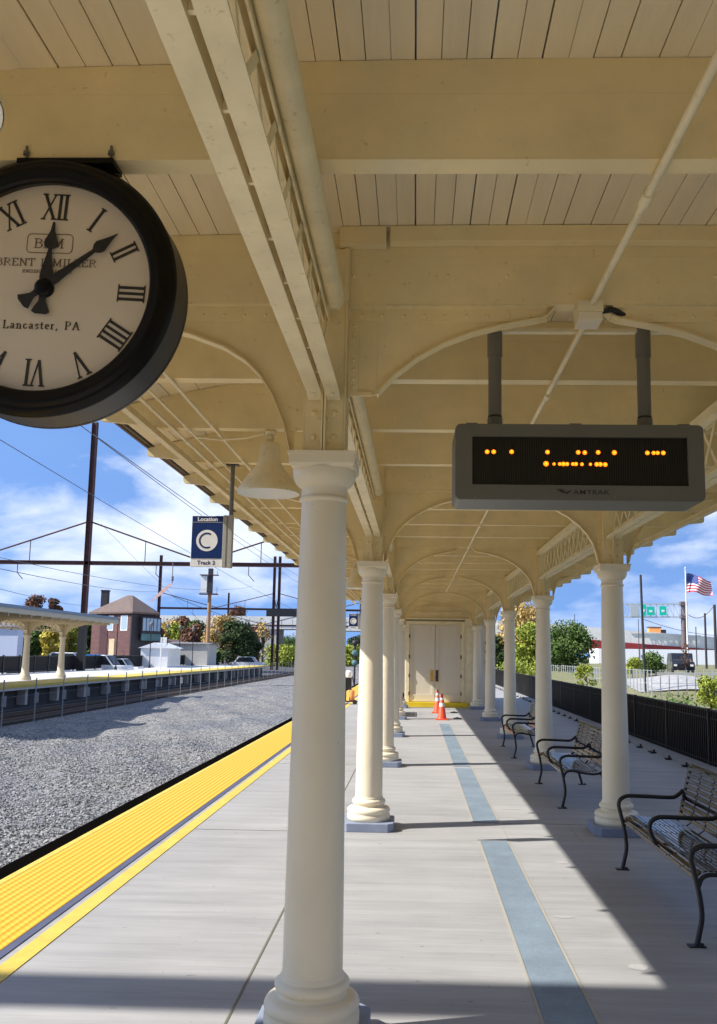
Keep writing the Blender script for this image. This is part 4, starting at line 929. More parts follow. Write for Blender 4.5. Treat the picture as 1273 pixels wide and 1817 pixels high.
def occ(x, y):
    b = MB().lathe([(.34, 0), (.34, .15), (.27, .3), (.20, .5), (.15, 2.5), (.22, 2.66), (.22, 2.76)], (x, y, 0), 20)
    for s_ in (-1, 1):
        pts = [(0, 2.76), (s_*.15, 2.76), (s_*.22, 3.0), (s_*.45, 3.28), (s_*.85, 3.45), (s_*1.2, 3.55), (0, 3.55)]
        b.prismx([(y+a, z) for a, z in pts], x-.04, x+.04); b.prism([(x+a*1.1, z) for a, z in pts], y-.02, y+.02)
    b.build('column', M['opp'], oc)
for k in range(0, 15):
    occ(0, -.45-5.02*k)

# black fence behind the far platform
bf = thing('far_black_fence', 'black picket fence along the back of the far platform', 'fence', (-28.6, 30, 0))
q = MB()
for k in range(620): q.box(-.012, .012, k*.135-.015, k*.135+.015, .08, 1.22)
q.box(-.02, .02, 0, 84, 1.2, 1.25).box(-.02, .02, 0, 84, .12, .16).box(-.02, -.012, 0, 84, .1, 1.19).build('picket_panel', M['satin'], bf)
ps = MB().box(-.05, .05, -.05, .05, 0, 1.32).build('post', M['satin'], bf, (0, 0, 0))
for k in range(1, 34): c = ps.copy(); COL.objects.link(c); c.location = (0, 2.5*k, 0)

# platform lamps on the far side
def flamp(y, label):
    t = thing('platform_lamp', label, 'lamp post', (-26.9, y, 0), 'black lamp posts on the far platform')
    MB().lathe([(.14, 0), (.12, .2), (.05, .35), (.04, 4.0), (.08, 4.05), (.05, 4.1)], n=12).build('post', M['satin'], t)
    MB().lathe([(.06, 4.1), (.16, 4.35), (.18, 4.5), (.10, 4.6), (.03, 4.72), (0, 4.8)], n=12).build('lantern', M['greyd'], t)
    return t
f0 = flamp(78, 'black lamp post beside the big steel pole on the far platform')
for i, y in enumerate((88, 94, 99, 105, 111, 117)):
    copy_tree(f0, (-26.9, min(y, 113) if y < 113 else y, -.0), ['black lamp post before the signal tower windows', 'black lamp post before the white shed', 'black lamp post before the grey shed wall', 'black lamp post left of the rust pole with the cabinet', 'black lamp post right of the rust pole with the cabinet', 'farthest black lamp post in front of the golden tree'][i])
wp = thing('white_sign_post', 'white post with small sign on the far platform near the white shed', 'sign', (-23.6, 80.5, 0))
MB().box(-.06, .06, -.06, .06, 0, 3.0).build('post', M['white'], wp); MB().box(.07, .5, -.03, .03, 2.5, 3.0).build('sign_plate', M['white'], wp)
sm_ = thing('signal_mast', 'dark railway signal mast with teal heads seen between the first two left columns', 'signal', (px(630, 62), 62, -1.2))
MB().tube([(0, 0, 0), (0, 0, 4.2)], .07, 8).box(-.28, .28, -.2, .2, 0, .4).build('mast', M['darksteel'], sm_)
for z in (2.3, 3.0, 3.7): MB().lathe([(.0, -.12), (.20, -.12), (.22, .02), (.12, .1), (0, .1)], (0, 0, z), 14, 'y').build('signal_head', M['teal'] if z < 3.5 else M['darksteel'], sm_)
# ------------------------------------------------------------------ catenary
def hcol(b, x, y, z0, z1, s_=.22):
    b.box(x-s_, x-s_+.03, y-s_, y+s_, z0, z1); b.box(x+s_-.03, x+s_, y-s_, y+s_, z0, z1); b.box(x-s_+.031, x+s_-.031, y-.015, y+.015, z0, z1)
def portal(y, xs_, ztop, label, apex=12.6, panel=None, topx=None, blackbase=False, thin=.15):
    t = thing('catenary_portal', label, 'catenary portal', (xs_[0], y, 0), 'steel catenary portals across the tracks'); X0 = xs_[0]
    for i, x in enumerate(xs_):
        b = MB(); hcol(b, x-X0, 0, -1.3, ztop); b.build('pole', M['rust'], t)
        if blackbase and i == 1: MB().box(x-X0-.28, x-X0+.28, -.28, .28, -.2, 4.2).build('pole_wrap', mat('black_wrap', (.006, .006, .006), .6), t)
    b = MB(); b.box(0, xs_[-1]-X0, -.12, .12, 8.95, 9.0).box(0, xs_[-1]-X0, -.12, .12, 9.25, 9.30).box(0, xs_[-1]-X0, -.015, .015, 9.001, 9.249); b.build('cross_beam', M['rust'], t)
    b = MB()
    for a, c in zip(xs_[:-1], xs_[1:]):
        m = (a+c)/2-X0; b.tube([(a-X0, 0, apex), (m, 0, 9.35)], .07, 6); b.tube([(c-X0, 0, apex), (m, 0, 9.35)], .07, 6)
        for x in ((a-X0)*.5+m*.5, (c-X0)*.5+m*.5): b.tube([(x, 0, 9.3), (x, 0, (apex+9.35)/2)], .04, 6)
        for x in (a-X0+6, c-X0-6): b.tube([(x, 0, 8.95), (x, 0, 8.3)], .035, 6).tube([(x-.05, 0, 8.3), (x+.5, 0, 7.7)], .035, 6)
    b.build('tie_rods', M['rust'], t)
    if panel:
        x0, x1, z0, z1 = panel; MB().box(x0-X0, x1-X0, -.125-thin, -.125, z0, z1).build('black_walkway', M['satin'], t)
    return t
portal(73, (-48.2, -28.15, -8.2), 21.5, 'nearest rust coloured catenary portal with a tall pole left of the location sign', 12.74, blackbase=True)
portal(150, (-44.7, -24.6, -23.7, -4), 18.4, 'farther catenary portal with twin poles and black walkway box', 11.9, (-25.8, -17, 7.9, 9.2))
portal(2.25, (-27.8, -7.3), 20, 'catenary portal beside the camera whose beam shadow crosses the platform', 9.7, (-15.0, -7.8, 8.70, 9.82), thin=.03)
portal(240, (-52, -32, -12), 18, 'farthest catenary portal beyond the overpass', 11.9)
def wire(pts, r, label):
    tag(MB().tube(pts, r, 5, False).build('overhead_wire', M['wire']), label, 'wire', 'overhead wires above the tracks')
def sag(x0, y0, z0, x1, y1, z1, s_, n=10): return [(x0+(x1-x0)*i/n, y0+(y1-y0)*i/n, z0+(z1-z0)*i/n-4*s_*(i/n)*(1-i/n)) for i in range(n+1)]
def wu(a, b_, s_, r, lab):          # between two image directions at real distances
    wire(sag(*at(*a), *at(*b_), s_), r, lab)
wu((130, 745, 30), (540, 1040, 150), .3, .018, 'upper of two parallel wires running under the eave')
wu((165, 770, 30), (545, 1030, 150), .3, .018, 'lower of two parallel wires running under the eave')
wu((-20, 768, 28), (560, 1098, 150), .5, .015, 'long diagonal wire crossing the near steel pole')
wu((-20, 1005, 40), (300, 1048, 150), .6, .02, 'wire with a white insulator left of the signal tower')
wu((-20, 1040, 45), (180, 1075, 150), .4, .018, 'low wire just above the far canopy roof')
wu((-20, 985, 45), (450, 1040, 150), 1.2, .018, 'slack contact wire beneath the near portal beam')
wu((300, 1055, 90), (500, 1120, 220), .6, .035, 'wire sloping past the overpass')
wu((180, 930, 73), (420, 1150, 230), 1.0, .015, 'thin wire falling from the near pole towards the trees')
pk = thing('slanted_insulator', 'pale pink slanted board hanging from the near portal beam beside the tower roof', 'insulator', tuple(at(306, 1035, 72)))
a_ = Vector((0, 0, 0)); c_ = at(266, 1069, 72)-at(306, 1035, 72)
m_ = c_*.45
b = MB(); pv = lambda p, s_: Vector((p.x, 0, p.z+s_))
b.prism([(0, .10), (m_.x, m_.z+.20), (c_.x, c_.z+.04), (c_.x, c_.z-.04), (m_.x, m_.z-.20), (0, -.10)], -.03, .03); b.build('board', M['pink'], pk)
MB().tube([(0, 0, 0), (-.02, 0, 1.75)], .04, 6).lathe([(.08, .2), (.12, .3), (.08, .4), (.12, .5), (.08, .6)], n=8).build('hanger', M['wire'], pk)
# signal cabinet pole
rp_ = thing('cabinet_pole', 'rusty pole carrying a white cabinet between two platforms, before the golden tree', 'pole', (-26.3, 110, 0))
MB().tube([(0, 0, -1.2), (0, 0, 9)], [.30, .22], 12).build('pole', M['rusty'], rp_)
MB().box(-.25, .30, -.25, .25, 9, 12.3).build('pole_head', M['darksteel'], rp_)
MB().box(-1.15, -.36, -.3, .3, 9.2, 11.35).build('cabinet', M['white'], rp_)
MB().box(-1.3, 1.0, -.5, .5, 8.95, 9.08).box(-1.3, 1.0, -.5, .5, 11.42, 11.5).bar((-1.2, 0, 9.1), (-1.2, 0, 9.9), .04, .04).bar((.9, 0, 9.1), (.9, 0, 9.9), .04, .04).bar((.9, 0, 11.5), (.9, 0, 12.1), .04, .04).build('platform_tray', M['rust'], rp_)

# ------------------------------------------------------------------ signal tower
tw = thing('signal_tower', 'two-storey brown brick signal tower with hipped shingle roof and tall chimney', 'building', (-34.45, 95, 0))
def T(u, v, Y=95): p = at(u, v, Y); return (p.x+33.0, p.z)
cx0 = T(237, 1085)[0]               # front corner
xl, xr = T(170, 1085)[0], T(281, 1085)[0]
# plan: corner towards the camera at cx0,y=0 ; left face recedes to the left, right face to the right
PL = [(cx0, 0), (xr, 3.2), (xr-4.0, 9.2), (xl, 5.4)]
zt = 5.75
def extr(b, P, z0, z1):
    n = len(P); b.add([(x, y, z0) for x, y in P]+[(x, y, z1) for x, y in P], [tuple(range(n-1, -1, -1)), tuple(range(n, 2*n))]+[(i, (i+1) % n, (i+1) % n+n, i+n) for i in range(n)]); return b
PL = [(cx0+1.35, 0), (xr+.15, 4.2), (xr-3.6, 9.6), (xl-.15, 3.4)]
extr(MB(), PL, -1.5, zt).build('wall', M['brick'], tw)
cxm = sum(p[0] for p in PL)/4; cym = sum(p[1] for p in PL)/4
ov = [(cxm+(x-cxm)*1.10, cym+(y-cym)*1.10) for x, y in PL]
rd = [(cxm-.55, cym+.1, 8.05), (cxm+.15, cym, 8.05)]
b = MB(); v = [(x, y, 5.80) for x, y in ov]+[(x, y, 6.0) for x, y in ov]+rd
b.add(v, [(3, 2, 1, 0), (0, 1, 5, 4), (1, 2, 6, 5), (2, 3, 7, 6), (3, 0, 4, 7), (4, 5, 9, 8), (5, 6, 9), (6, 7, 8, 9), (7, 4, 8)]); b.build('roof', M['roofbr'], tw)
chx = T(184, 1060)[0]
MB().box(chx-.38, chx+.38, 4.2, 4.9, 5.7, 8.5).box(chx-.44, chx+.44, 4.15, 4.95, 8.5, 8.65).build('chimney', M['darksteel'], tw)
def onface(a, b_, f, off=.06):     # point on wall segment
    x = a[0]+(b_[0]-a[0])*f; y = a[1]+(b_[1]-a[1])*f; d = Vector((b_[1]-a[1], -(b_[0]-a[0]))).normalized()
    if d.y > 0 and False: d = -d
    return x+d.x*off, y+d.y*off
def facebox(b, a, b_, f0, f1, z0, z1, off=.05, dep=.1):
    p0, p1 = onface(a, b_, f0, off), onface(a, b_, f1, off); q0, q1 = onface(a, b_, f0, -dep), onface(a, b_, f1, -dep)
    b.hexa([(*p0, z0), (*p1, z0), (*q1, z0), (*q0, z0)], [(*p0, z1), (*p1, z1), (*q1, z1), (*q0, z1)])
A_, B_, D_ = PL[0], PL[1], PL[3]
for f0, f1 in ((.10, .27), (.45, .62)):
    b = MB(); facebox(b, D_, A_, 1-f1, 1-f0, 3.9, 5.6, .04); w_ = b.build('window', M['white'], tw)
    b = MB(); facebox(b, D_, A_, 1-f1+.02, 1-f0-.02, 4.05, 5.5, .06); b.build('pane', M['glassb'], w_)
b = MB(); facebox(b, D_, A_, .47, .60, 1.2, 3.0, .04); b.build('boarded_window', mat('plywood', (.62, .50, .30), .8), tw)
b = MB(); facebox(b, D_, A_, .22, .42, 0, 5.74, .05); b.build('downpipe_recess', mat('dark_brick', (.075, .03, .035), .8), tw)
b = MB(); facebox(b, A_, B_, -.02, 1.0, -.5, 5.7, .06); b.build('dark_frontage', M['darksteel'], tw)
b = MB(); facebox(b, A_, B_, .25, 1.02, 3.5, 5.5, .5, .1); bay_ = b.build('bay_window', M['darksteel'], tw)
for k in range(5):
    b = MB(); f = .28+k*.145; facebox(b, A_, B_, f, f+.11, 3.95, 5.35, .55, -.5); b.build('pane', M['glassb'], bay_)
b = MB(); facebox(b, A_, B_, .25, 1.02, 2.85, 3.6, .56, -.4); b.build('teal_panel', M['teal'], tw)
# hipped low roof behind the tower + sheds
def house(name, label, x0, x1, y0, y1, z0, z1, zr_, m, rm, wins=(), group=None, ridge='x'):
    t = thing(name, label, 'building', ((x0+x1)/2, y0, z0), group); cx_ = (x0+x1)/2
    MB().box(x0-cx_, x1-cx_, 0, y1-y0, 0, z1-z0).build('wall', m, t)
    e = .25; dz = z1-z0
    if ridge == 'x': MB().prismx([(-e, dz), (y1-y0+e, dz), ((y1-y0)/2, zr_-z0)], x0-cx_-e, x1-cx_+e).build('roof', rm, t)
    else: MB().prism([(x0-cx_-e, dz), (x1-cx_+e, dz), (0, zr_-z0)], -e, y1-y0+e).build('roof', rm, t)
    for (a, c, d, f) in wins:
        w_ = MB().box(a-cx_, c-cx_, -.06, -.002, d-z0, f-z0).build('window', M['white'], t); MB().box(a-cx_+.1, c-cx_-.1, -.08, -.0605, d-z0+.1, f-z0-.1).build('pane', M['glass'], w_)
    return t
Y = 84; house('white_house', 'plain white sided house with a small dark window at the left edge', px(-90, Y), px(30, Y), Y, Y+1.2, -1, pz(1112, Y, 10), pz(1104, Y, 10)+.2, M['housew'], M['concd'], [(px(14, Y), px(22, Y), pz(1120, Y, 18), pz(1112, Y, 18)-.15)])
Y = 91; house('white_shed', 'small white gabled shed right of the signal tower', px(250, Y), px(298, Y), Y, Y+5, -1, pz(1150, Y, 270), pz(1140, Y, 270), M['carw'], M['carw'], (), None, 'y')
Y = 108; house('grey_shed', 'flat grey shed wall behind the lamp posts right of the white shed', px(300, Y), px(368, Y), Y, Y+5, -1, pz(1142, Y, 320), pz(1139, Y, 320), M['concrete'], M['concd'])
Y = 118; house('brown_roof_shed', 'low dark roofed shed behind the white shed', px(268, Y), px(322, Y), Y, Y+6, -1, pz(1146, Y, 290), pz(1134, Y, 290), M['darksteel'], M['roofbr'], (), None, 'y')
Y = 200; house('red_brick_block', 'red brick block beneath the overpass behind the dark trees', px(436, Y), px(450, Y), Y, Y+8, -1, pz(1112, Y, 430), pz(1110, Y, 430), M['redbeam'], M['concd'])
# cars
def car(name, label, x, y, z, L_, Wd, H_, m, rz=0, group=None, suv=False):
    t = thing(name, label, 'car', (x, y, z), group, rz)
    zb = .3; hz = H_*.58
    pr = [(-L_/2, zb), (L_/2, zb), (L_/2, hz*.85), (L_/2-.15, hz), (L_*.27, hz), (L_*.13, H_) if not suv else (L_*.2, H_), (-L_*.30, H_), (-L_*.43, hz*1.05) if not suv else (-L_*.46, hz*1.1), (-L_/2, hz*.95)]
    MB().prism(pr, -Wd/2, Wd/2).build('body', m, t, bevel=.07)
    gl = [(L_*.24, hz+.03), (L_*.13 if not suv else L_*.18, H_-.08), (-L_*.28, H_-.08), (-L_*.38, hz+.05)]
    MB().prism(gl, -Wd/2-.01, Wd/2+.01).build('side_window', M['glass'], t)
    MB().hexa([(L_*.285, -Wd*.42, hz+.02), (L_*.285, Wd*.42, hz+.02), (L_*.27, Wd*.42, hz+.02), (L_*.27, -Wd*.42, hz+.02)], [(L_*.17, -Wd*.38, H_-.06), (L_*.17, Wd*.38, H_-.06), (L_*.15, Wd*.38, H_-.06), (L_*.15, -Wd*.38, H_-.06)]).build('windscreen', M['glass'], t)
    for sx in (-.32, .32):
        for sy in (-1, 1):
            MB().lathe([(0, -.11), (.24, -.11), (.33, -.09), (.33, .09), (.24, .11), (0, .11)], (sx*L_, sy*(Wd/2-.1), .33), 18, 'y').build('wheel', M['tyre'], t)
    for sy in (-1, 1):
        MB().box(L_/2-.03, L_/2+.02, sy*Wd*.36-.14, sy*Wd*.36+.14, hz*.62, hz*.78).build('headlight', M['white'], t)
    MB().box(L_/2-.02, L_/2+.03, -Wd*.2, Wd*.2, hz*.45, hz*.7).build('grille', M['satin'], t)
    return t
G2 = 'vehicles parked behind the far platform'
for (u, Y, L_, H_, m, lab) in ((55, 78, 4.6, 1.5, M['carw'], 'white parked car right of the white house'), (92, 82, 4.7, 1.5, M['carw'], 'white parked car between the far canopy columns'), (125, 86, 5.2, 2.0, M['carw'], 'white van just left of the big steel pole'), (212, 84, 4.6, 1.5, M['carw'], 'silver white car in front of the tower brick wall'),
                        (442, 128, 4.6, 1.6, M['carw'], 'white car under the dark tree near the fence end'), (75, 75, 4.6, 1.3, M['carb'], 'dark parked car low behind the fence between the far columns')):
    car('parked_car', lab, px(u, Y), Y, -.9, L_, 1.8, H_+.35, m, 0, G2)
tk = car('parked_truck', 'white pickup truck with a blue panel right of the big steel pole', px(180, 80), 80, -.9, 5.6, 2.0, 2.2, M['carw'], 0, G2)
MB().box(-1.6, .3, -1.08, -1.0, 1.55, 2.25).build('blue_panel', M['carblue'], tk)

# overpass
op = thing('overpass', 'long pale concrete road overpass crossing behind the station with a red girder on its right', 'bridge', (0, 240, 0)); M['deck'] = mat('pale_deck_concrete', (.80, .79, .75), .8, var=.12, vscale=.3, fine=(2, .12))
b = MB(); PO = [(-110, 11.6), (-75, 11.5), (-30, 11.6), (20, 11.3), (41, 10.3), (62, 8.8), (90, 7.0), (140, 4.5)]
for (x0, z0), (x1, z1) in zip(PO[:-1], PO[1:]):
    b.hexa([(x0, 0, z0-3.7), (x1, 0, z1-3.4), (x1, 12, z1-3.4), (x0, 12, z0-3.7)], [(x0, 0, z0), (x1, 0, z1), (x1, 12, z1), (x0, 12, z0)])
b.build('deck', M['deck'], op)
for a_, b_, h_ in ((-110, -38, 9), (-32.2, -29.5, 7.9), (-12, -9, 7.8), (8, 36, 7.4)): MB().box(a_, b_, .5, 11.5, -2, h_).build('abutment', M['concrete'], op)
b = MB()
for x0, z0, h0, x1, z1, h1 in ((44, 6.6, 3.6, 62, 5.4, 2.4), (62, 5.4, 2.4, 90, 3.6, .6)):
    b.hexa([(x0, -.35, z0-h0+.05), (x1, -.35, z1-h1+.05), (x1, -.05, z1-h1+.05), (x0, -.05, z0-h0+.05)], [(x0, -.35, z0), (x1, -.35, z1), (x1, -.05, z1), (x0, -.05, z0)])
b.build('red_girder', M['redbeam'], op)
b = MB()
for x in range(-70, 90, 3): b.box(x, x+.06, -.02, .0, PZ-2.9 if False else 8.2, 11) if x < 20 else None
b.build('parapet_joints', M['concd'], op)
Y = 200; tag(MB().box(px(1062, Y), px(1400, Y), Y, Y+10, -1, pz(1148, Y, 1150)-.5).build('white_warehouse', mat('bright_white_wall', (.93, .94, .95), .6)), 'long bright white wall below the red girder behind the black vehicle', 'building')
for (u, v, w_, lab) in ((1161, 1121, 3.2, 'orange box load seen above the overpass parapet, left of the gantry post'), (1229, 1136, 3.6, 'orange box load above the parapet, right of the gantry post')):
    p = at(u, v, 246); t = thing('orange_truck', lab, 'truck', (p.x, 246, p.z-2.6), 'orange loads on the overpass')
    MB().box(-w_/2, w_/2, -1, 1, 1.3, 3.7).build('box', M['orangebox'], t); MB().box(-w_/2-.2, w_/2+.2, -1.1, 1.1, 3.7, 3.95).box(w_/2+.1, w_/2+1.5, -.9, .9, .9, 3.2).build('cab', M['carb'], t)
    for x in (-1.2, 1.2, 2.4): MB().tube([(x, -1.1, .5), (x, 1.1, .5)], .5, 12).build('wheel', M['tyre'], t)
# gantry sign on the overpass
gt = thing('highway_gantry', 'steel highway sign gantry with green signs above the right overpass', 'sign gantry', (px(1215, 238), 238, 0))
gx = px(1215, 238)
def gp(u, v): p = at(u, v, 238); return (p.x-gx, 0, p.z)
b = MB(); zT, zB = gp(1160, 1071)[2], gp(1160, 1094)[2]; xA, xB = gp(1092, 1080)[0], gp(1215, 1080)[0]
for z in (zT, zB):
    for y in (-.6, .6): b.bar((xA, y, z-.3), (xB, y, z), .28, .28)
nn = 12
for i in range(nn): x0 = xA+(xB-xA)*i/nn; x1 = xA+(xB-xA)*(i+1)/nn; b.bar((x0, -.6, zT), (x1, -.6, zB), .12, .12); b.bar((x1, -.6, zT), (x1, -.6, zB), .12, .12)
b.build('truss', M['galv'], gt)
MB().tube([(0, 0, gp(1215, 1150)[2]), (0, 0, zT+.4)], [.75, .65], 12).box(-.9, .9, -.9, .9, zT-.4, zT+.6).box(-.8, .8, -.9, .9, zB-.4, zB+.4).build('post', mat('gantry_post', (.16, .12, .12), .6), gt)
for u0, u1, v0, v1 in ((1136, 1145, 1073, 1093), (1147, 1160, 1077, 1092), (1169, 1181, 1076, 1092)):
    a, c = gp(u0, v1), gp(u1, v0); p = MB().box(a[0], c[0], -1.0, -.8, a[2], c[2]).build('green_sign', M['green'], gt)
    MB().box(a[0]+.3*(c[0]-a[0]), a[0]+.7*(c[0]-a[0]), -1.05, -1.001, a[2]+.35*(c[2]-a[2]), a[2]+.6*(c[2]-a[2])).build('sign_shield', M['white'], p)
a, c = gp(1118, 1094), gp(1131, 1074); MB().box(a[0], c[0], -.9, -.8, a[2], c[2]).build('sign_back', M['galv'], gt)
# flag
fg = thing('flag_pole', 'tall white flag pole flying the stars and stripes right of the gantry', 'flag pole', (px(1221, 120), 120, 0))
fx0 = px(1221, 120); fz = lambda v: pz(v, 120, 1221)
MB().tube([(0, 0, -1), (0, 0, fz(1010))], [.14, .08], 10).lathe([(0, fz(1010)), (.18, fz(1010)+.1), (0, fz(1010)+.35)], n=10).build('pole', M['white'], fg)
zt_, zb_ = fz(1017), fz(1052)
def fpt(s_, h):                  # s 0..1 along, h 0..1 top to bottom
    x = .15+s_*3.45; z = zt_-(zt_-zb_)*h*(1-.30*s_)-1.25*s_**1.4 + .12*math.sin(s_*7); y = .35*math.sin(s_*8+h*2); return (x, y, z)
fl_ = []
for si, (mm, nm) in enumerate(((M['flagr'], 'red_stripes'), (M['flagw'], 'white_stripes'))):
    b = MB()
    for k in range(13):
        if k % 2 != si: continue
        for j in range(16):
            if k < 7 and j < 7: continue
            q = [fpt(j/16, k/13), fpt((j+1)/16, k/13), fpt((j+1)/16, (k+1)/13), fpt(j/16, (k+1)/13)]; b.hexa(q, [(x, y+.02, z) for x, y, z in q])
    b.build(nm, mm, fg)
b = MB(); st = MB()
for j in range(7): q = [fpt(j/16, 0), fpt((j+1)/16, 0), fpt((j+1)/16, 7/13), fpt(j/16, 7/13)]; b.hexa(q, [(x, y+.02, z) for x, y, z in q])
b.build('blue_canton', M['flagb'], fg)
for r_ in range(9):
    for c in range(6 if r_ % 2 == 0 else 5):
        p = fpt((c+.5+(.5 if r_ % 2 else 0))/6.3*7/16, (r_+.6)/9.6*7/13); st.add([(p[0]+.05*(1 if k % 2 == 0 else .42)*math.sin(k*math.pi/5), p[1]-.03, p[2]+.05*(1 if k % 2 == 0 else .42)*math.cos(k*math.pi/5)) for k in range(10)], [tuple(range(10))])
st.build('stars', M['flagw'], fg)
# street poles on the right
def upole(u, v, Y, label, r_=.15, lean=0):
    p = at(u, v, Y); tag(MB().tube([(0, 0, -1.5), (lean, 0, p.z)], [r_*.75, r_*.6], 10).build('utility_pole', M['darksteel'], None, (p.x-lean, Y, 0)), label, 'pole', 'dark poles on the right'); return Vector((p.x, Y, p.z))
upole(1137, 1020, 60, 'dark leaning pole in front of the green highway signs', .13, -.15)
q1 = upole(1268, 1073, 120, 'tall dark pole at the right edge of the photo', .3)
q2 = upole(1251, 1088, 120, 'dark pole between the gantry post and the right edge', .22)
upole(1235, 1112, 160, 'short thin dark pole right of the gantry post', .14)
upole(1133, 1098, 200, 'thin lamp pole above the overpass left of the leaning pole', .12)
upole(1020, 1090, 236, 'thin lamp pole above the overpass parapet behind the green tree', .14)
wire(sag(*at(1222, 1091, 120), *q1, 1.0), .05, 'wire curving up to the tall pole at the right edge')
wire(sag(*at(1140, 1098, 120), *at(1290, 1128, 140), .6), .04, 'wire low over the right overpass')
# right terrain : embankment, street
def ht(x, y):
    z = -1.0+.25*math.sin(x*.35+y*.11)*math.sin(y*.17)
    f = max(0, min(1, (y-62)/14)); z = z*(1-f)+.35*f
    md = math.exp(-((x-19.5)/4.5)**2-((y-64)/5.0)**2)*1.5; z += md*.9
    e = max(0, min(1, (x-4.9)/2.5)); return -.6*(1-e)+z*e
struct(grid(4.8, 75, -15, 190, 70, 100, ht), 'embankment', M['grass'])
struct(MB().add([(x, y, ht(x, y)+.03) for x, y in ((14, 76.5), (75, 76.5), (75, 84), (14, 84))], [(0, 1, 2, 3)]), 'street', M['road'])
struct(MB().box(14, 75, 76.0, 76.45, .2, .52), 'kerb', M['concrete'])
b = grid(15.3, 23.5, 59.8, 71, 24, 24, lambda x, y: ht(x, y)+.04+.10*math.exp(-((x-19.5)/3)**2))
struct(b, 'gravel_mound', mat('pale_gravel_heap', (.46, .45, .44), .9, var=.3, vscale=4, fine=(20, .3), bump=.5, bscale=15))
sv = car('black_suv', 'black sport utility vehicle on the street beyond the picket fence', px(1210, 81), 81.5, .36, 4.7, 1.95, 1.85, M['carb'], R(-100), None, True)
# pale picket fence
pf = [(12.2, 85), (15.6, 58.0), (25.0, 60.5)]
pk_ = thing('pale_picket_fence', 'pale galvanised fence of thin posts beyond the black fence', 'fence', (pf[1][0], pf[1][1], 0))
k = 0; rl = MB(); ppf = None
for (xa, ya), (xb, yb) in zip(pf[:-1], pf[1:]):
    L_ = math.hypot(xb-xa, yb-ya); n = int(L_/.62)
    for i in range(n):
        x = xa+(xb-xa)*i/n; y = ya+(yb-ya)*i/n
        if ppf is None: ppf = MB().box(-.028, .028, -.028, .028, -1.0, .98).build('post', M['galv'], pk_, (x-pf[1][0], y-pf[1][1], 0))
        else: c = ppf.copy(); COL.objects.link(c); c.location = (x-pf[1][0], y-pf[1][1], 0)
    for z in (-.75, .1, .92): rl.bar((xa-pf[1][0], ya-pf[1][1], z), (xb-pf[1][0], yb-pf[1][1], z), .02, .02)
rl.build('rail', M['galv'], pk_)

# ------------------------------------------------------------------ trees
def tree(name, label, x, y, z0, zt_, rad, m, n=2600, leaf_=.22, clumps=14, group='trees around the station', low=.15, seed=1, cat='tree'):
    rs = np.random.default_rng(seed); h = zt_-z0
    t = thing(name, label, cat, (x, y, z0), group)
    tr = MB(); tr.tube([(0, 0, -.5), (.05, 0, h*.3), (-.05, .1, h*.6)], [max(.06, h*.028), h*.02, h*.01], 8)
    C_ = []
    for i in range(clumps):
        a = rs.random()*6.28; hh = low+(1-low)*rs.random()**.8; env = math.sqrt(max(.05, 1-((hh-.5)/.55)**2)); rr = rad*env*math.sqrt(rs.random())*.80
        c = np.array([rr*math.cos(a), rr*math.sin(a), h*(.08+hh*.82)]); C_.append((c, rad*(.28+.22*rs.random())))
        tr.tube([(0, 0, h*(.15+.35*hh*.8)), (c[0]*.5, c[1]*.5, c[2]*.85), (c[0], c[1], c[2])], [h*.010, h*.006, h*.003], 5)
    tr.build('trunk', M['bark'], t)
    per = n//clumps; V = []
    for c, r_ in C_:
        d = rs.normal(size=(per, 3)); d /= np.linalg.norm(d, axis=1)[:, None]; rr = r_*(.45+.6*rs.random((per, 1))**.6)*(1+.25*rs.normal(size=(per, 1))*.5)
        p = c+d*rr*np.array([1, 1, .85]); p[:, 2] = np.maximum(p[:, 2], h*.03)
        nrm = d+rs.normal(size=(per, 3))*.6; nrm /= np.linalg.norm(nrm, axis=1)[:, None]
        u = np.cross(nrm, rs.normal(size=(per, 3))); u /= np.linalg.norm(u, axis=1)[:, None]; w_ = np.cross(nrm, u); s_ = leaf_*(.5+.8*rs.random((per, 1)))
        V.append(np.stack([p+u*s_, p+w_*s_*.6, p-u*s_, p-w_*s_*.6], 1))
    V = np.concatenate(V).reshape(-1, 3); F = np.arange(len(V)).reshape(-1, 4)
    me = bpy.data.meshes.new('crown'); me.from_pydata(V.tolist(), [], F.tolist()); me.materials.append(m); o = bpy.data.objects.new('crown', me); COL.objects.link(o); o.parent = t
    return t
def ptree(name, label, u, vtop, vbot, Y, wpx, m, **k):
    z1 = pz(vtop, Y, u); z0 = pz(vbot, Y, u); r_ = wpx/2*Y/FPX*k.pop('widen', 1); return tree(name, label, px(u, Y), Y, z0, z1, r_, m, **k)
ptree('yellow_tree', 'tall pale golden tree between the right columns', 922, 1066, 1200, 95, 118, M['leafo'], n=11000, leaf_=.15, clumps=40, low=.05, seed=11)
ptree('yellow_green_tree', 'yellow-green tree below the golden one between the right columns', 940, 1108, 1205, 88, 84, M['leafyg'], n=8000, leaf_=.14, clumps=26, low=.0, seed=12)
ptree('green_tree', 'rounded dark green tree right of the yellow one, before the overpass', 1006, 1110, 1200, 86, 108, M['leafg'], n=11000, leaf_=.14, clumps=34, low=.0, seed=13)
ptree('dark_bush', 'dark bush at the far end of the black fence between right columns', 884, 1128, 1195, 90, 44, M['leafd'], n=2600, leaf_=.15, seed=14)
ptree('green_shrub', 'green shrub on the street side left of the black vehicle', 1163, 1164, 1198, 74, 60, M['leafg'], n=2600, leaf_=.10, seed=15, group='shrubs beyond the black fence', cat='shrub')
ptree('yellow_green_shrub', 'low yellowish shrub just right of the nearest right column', 1122, 1168, 1196, 72, 36, M['leafyg'], n=1200, leaf_=.10, seed=16, group='shrubs beyond the black fence', cat='shrub')
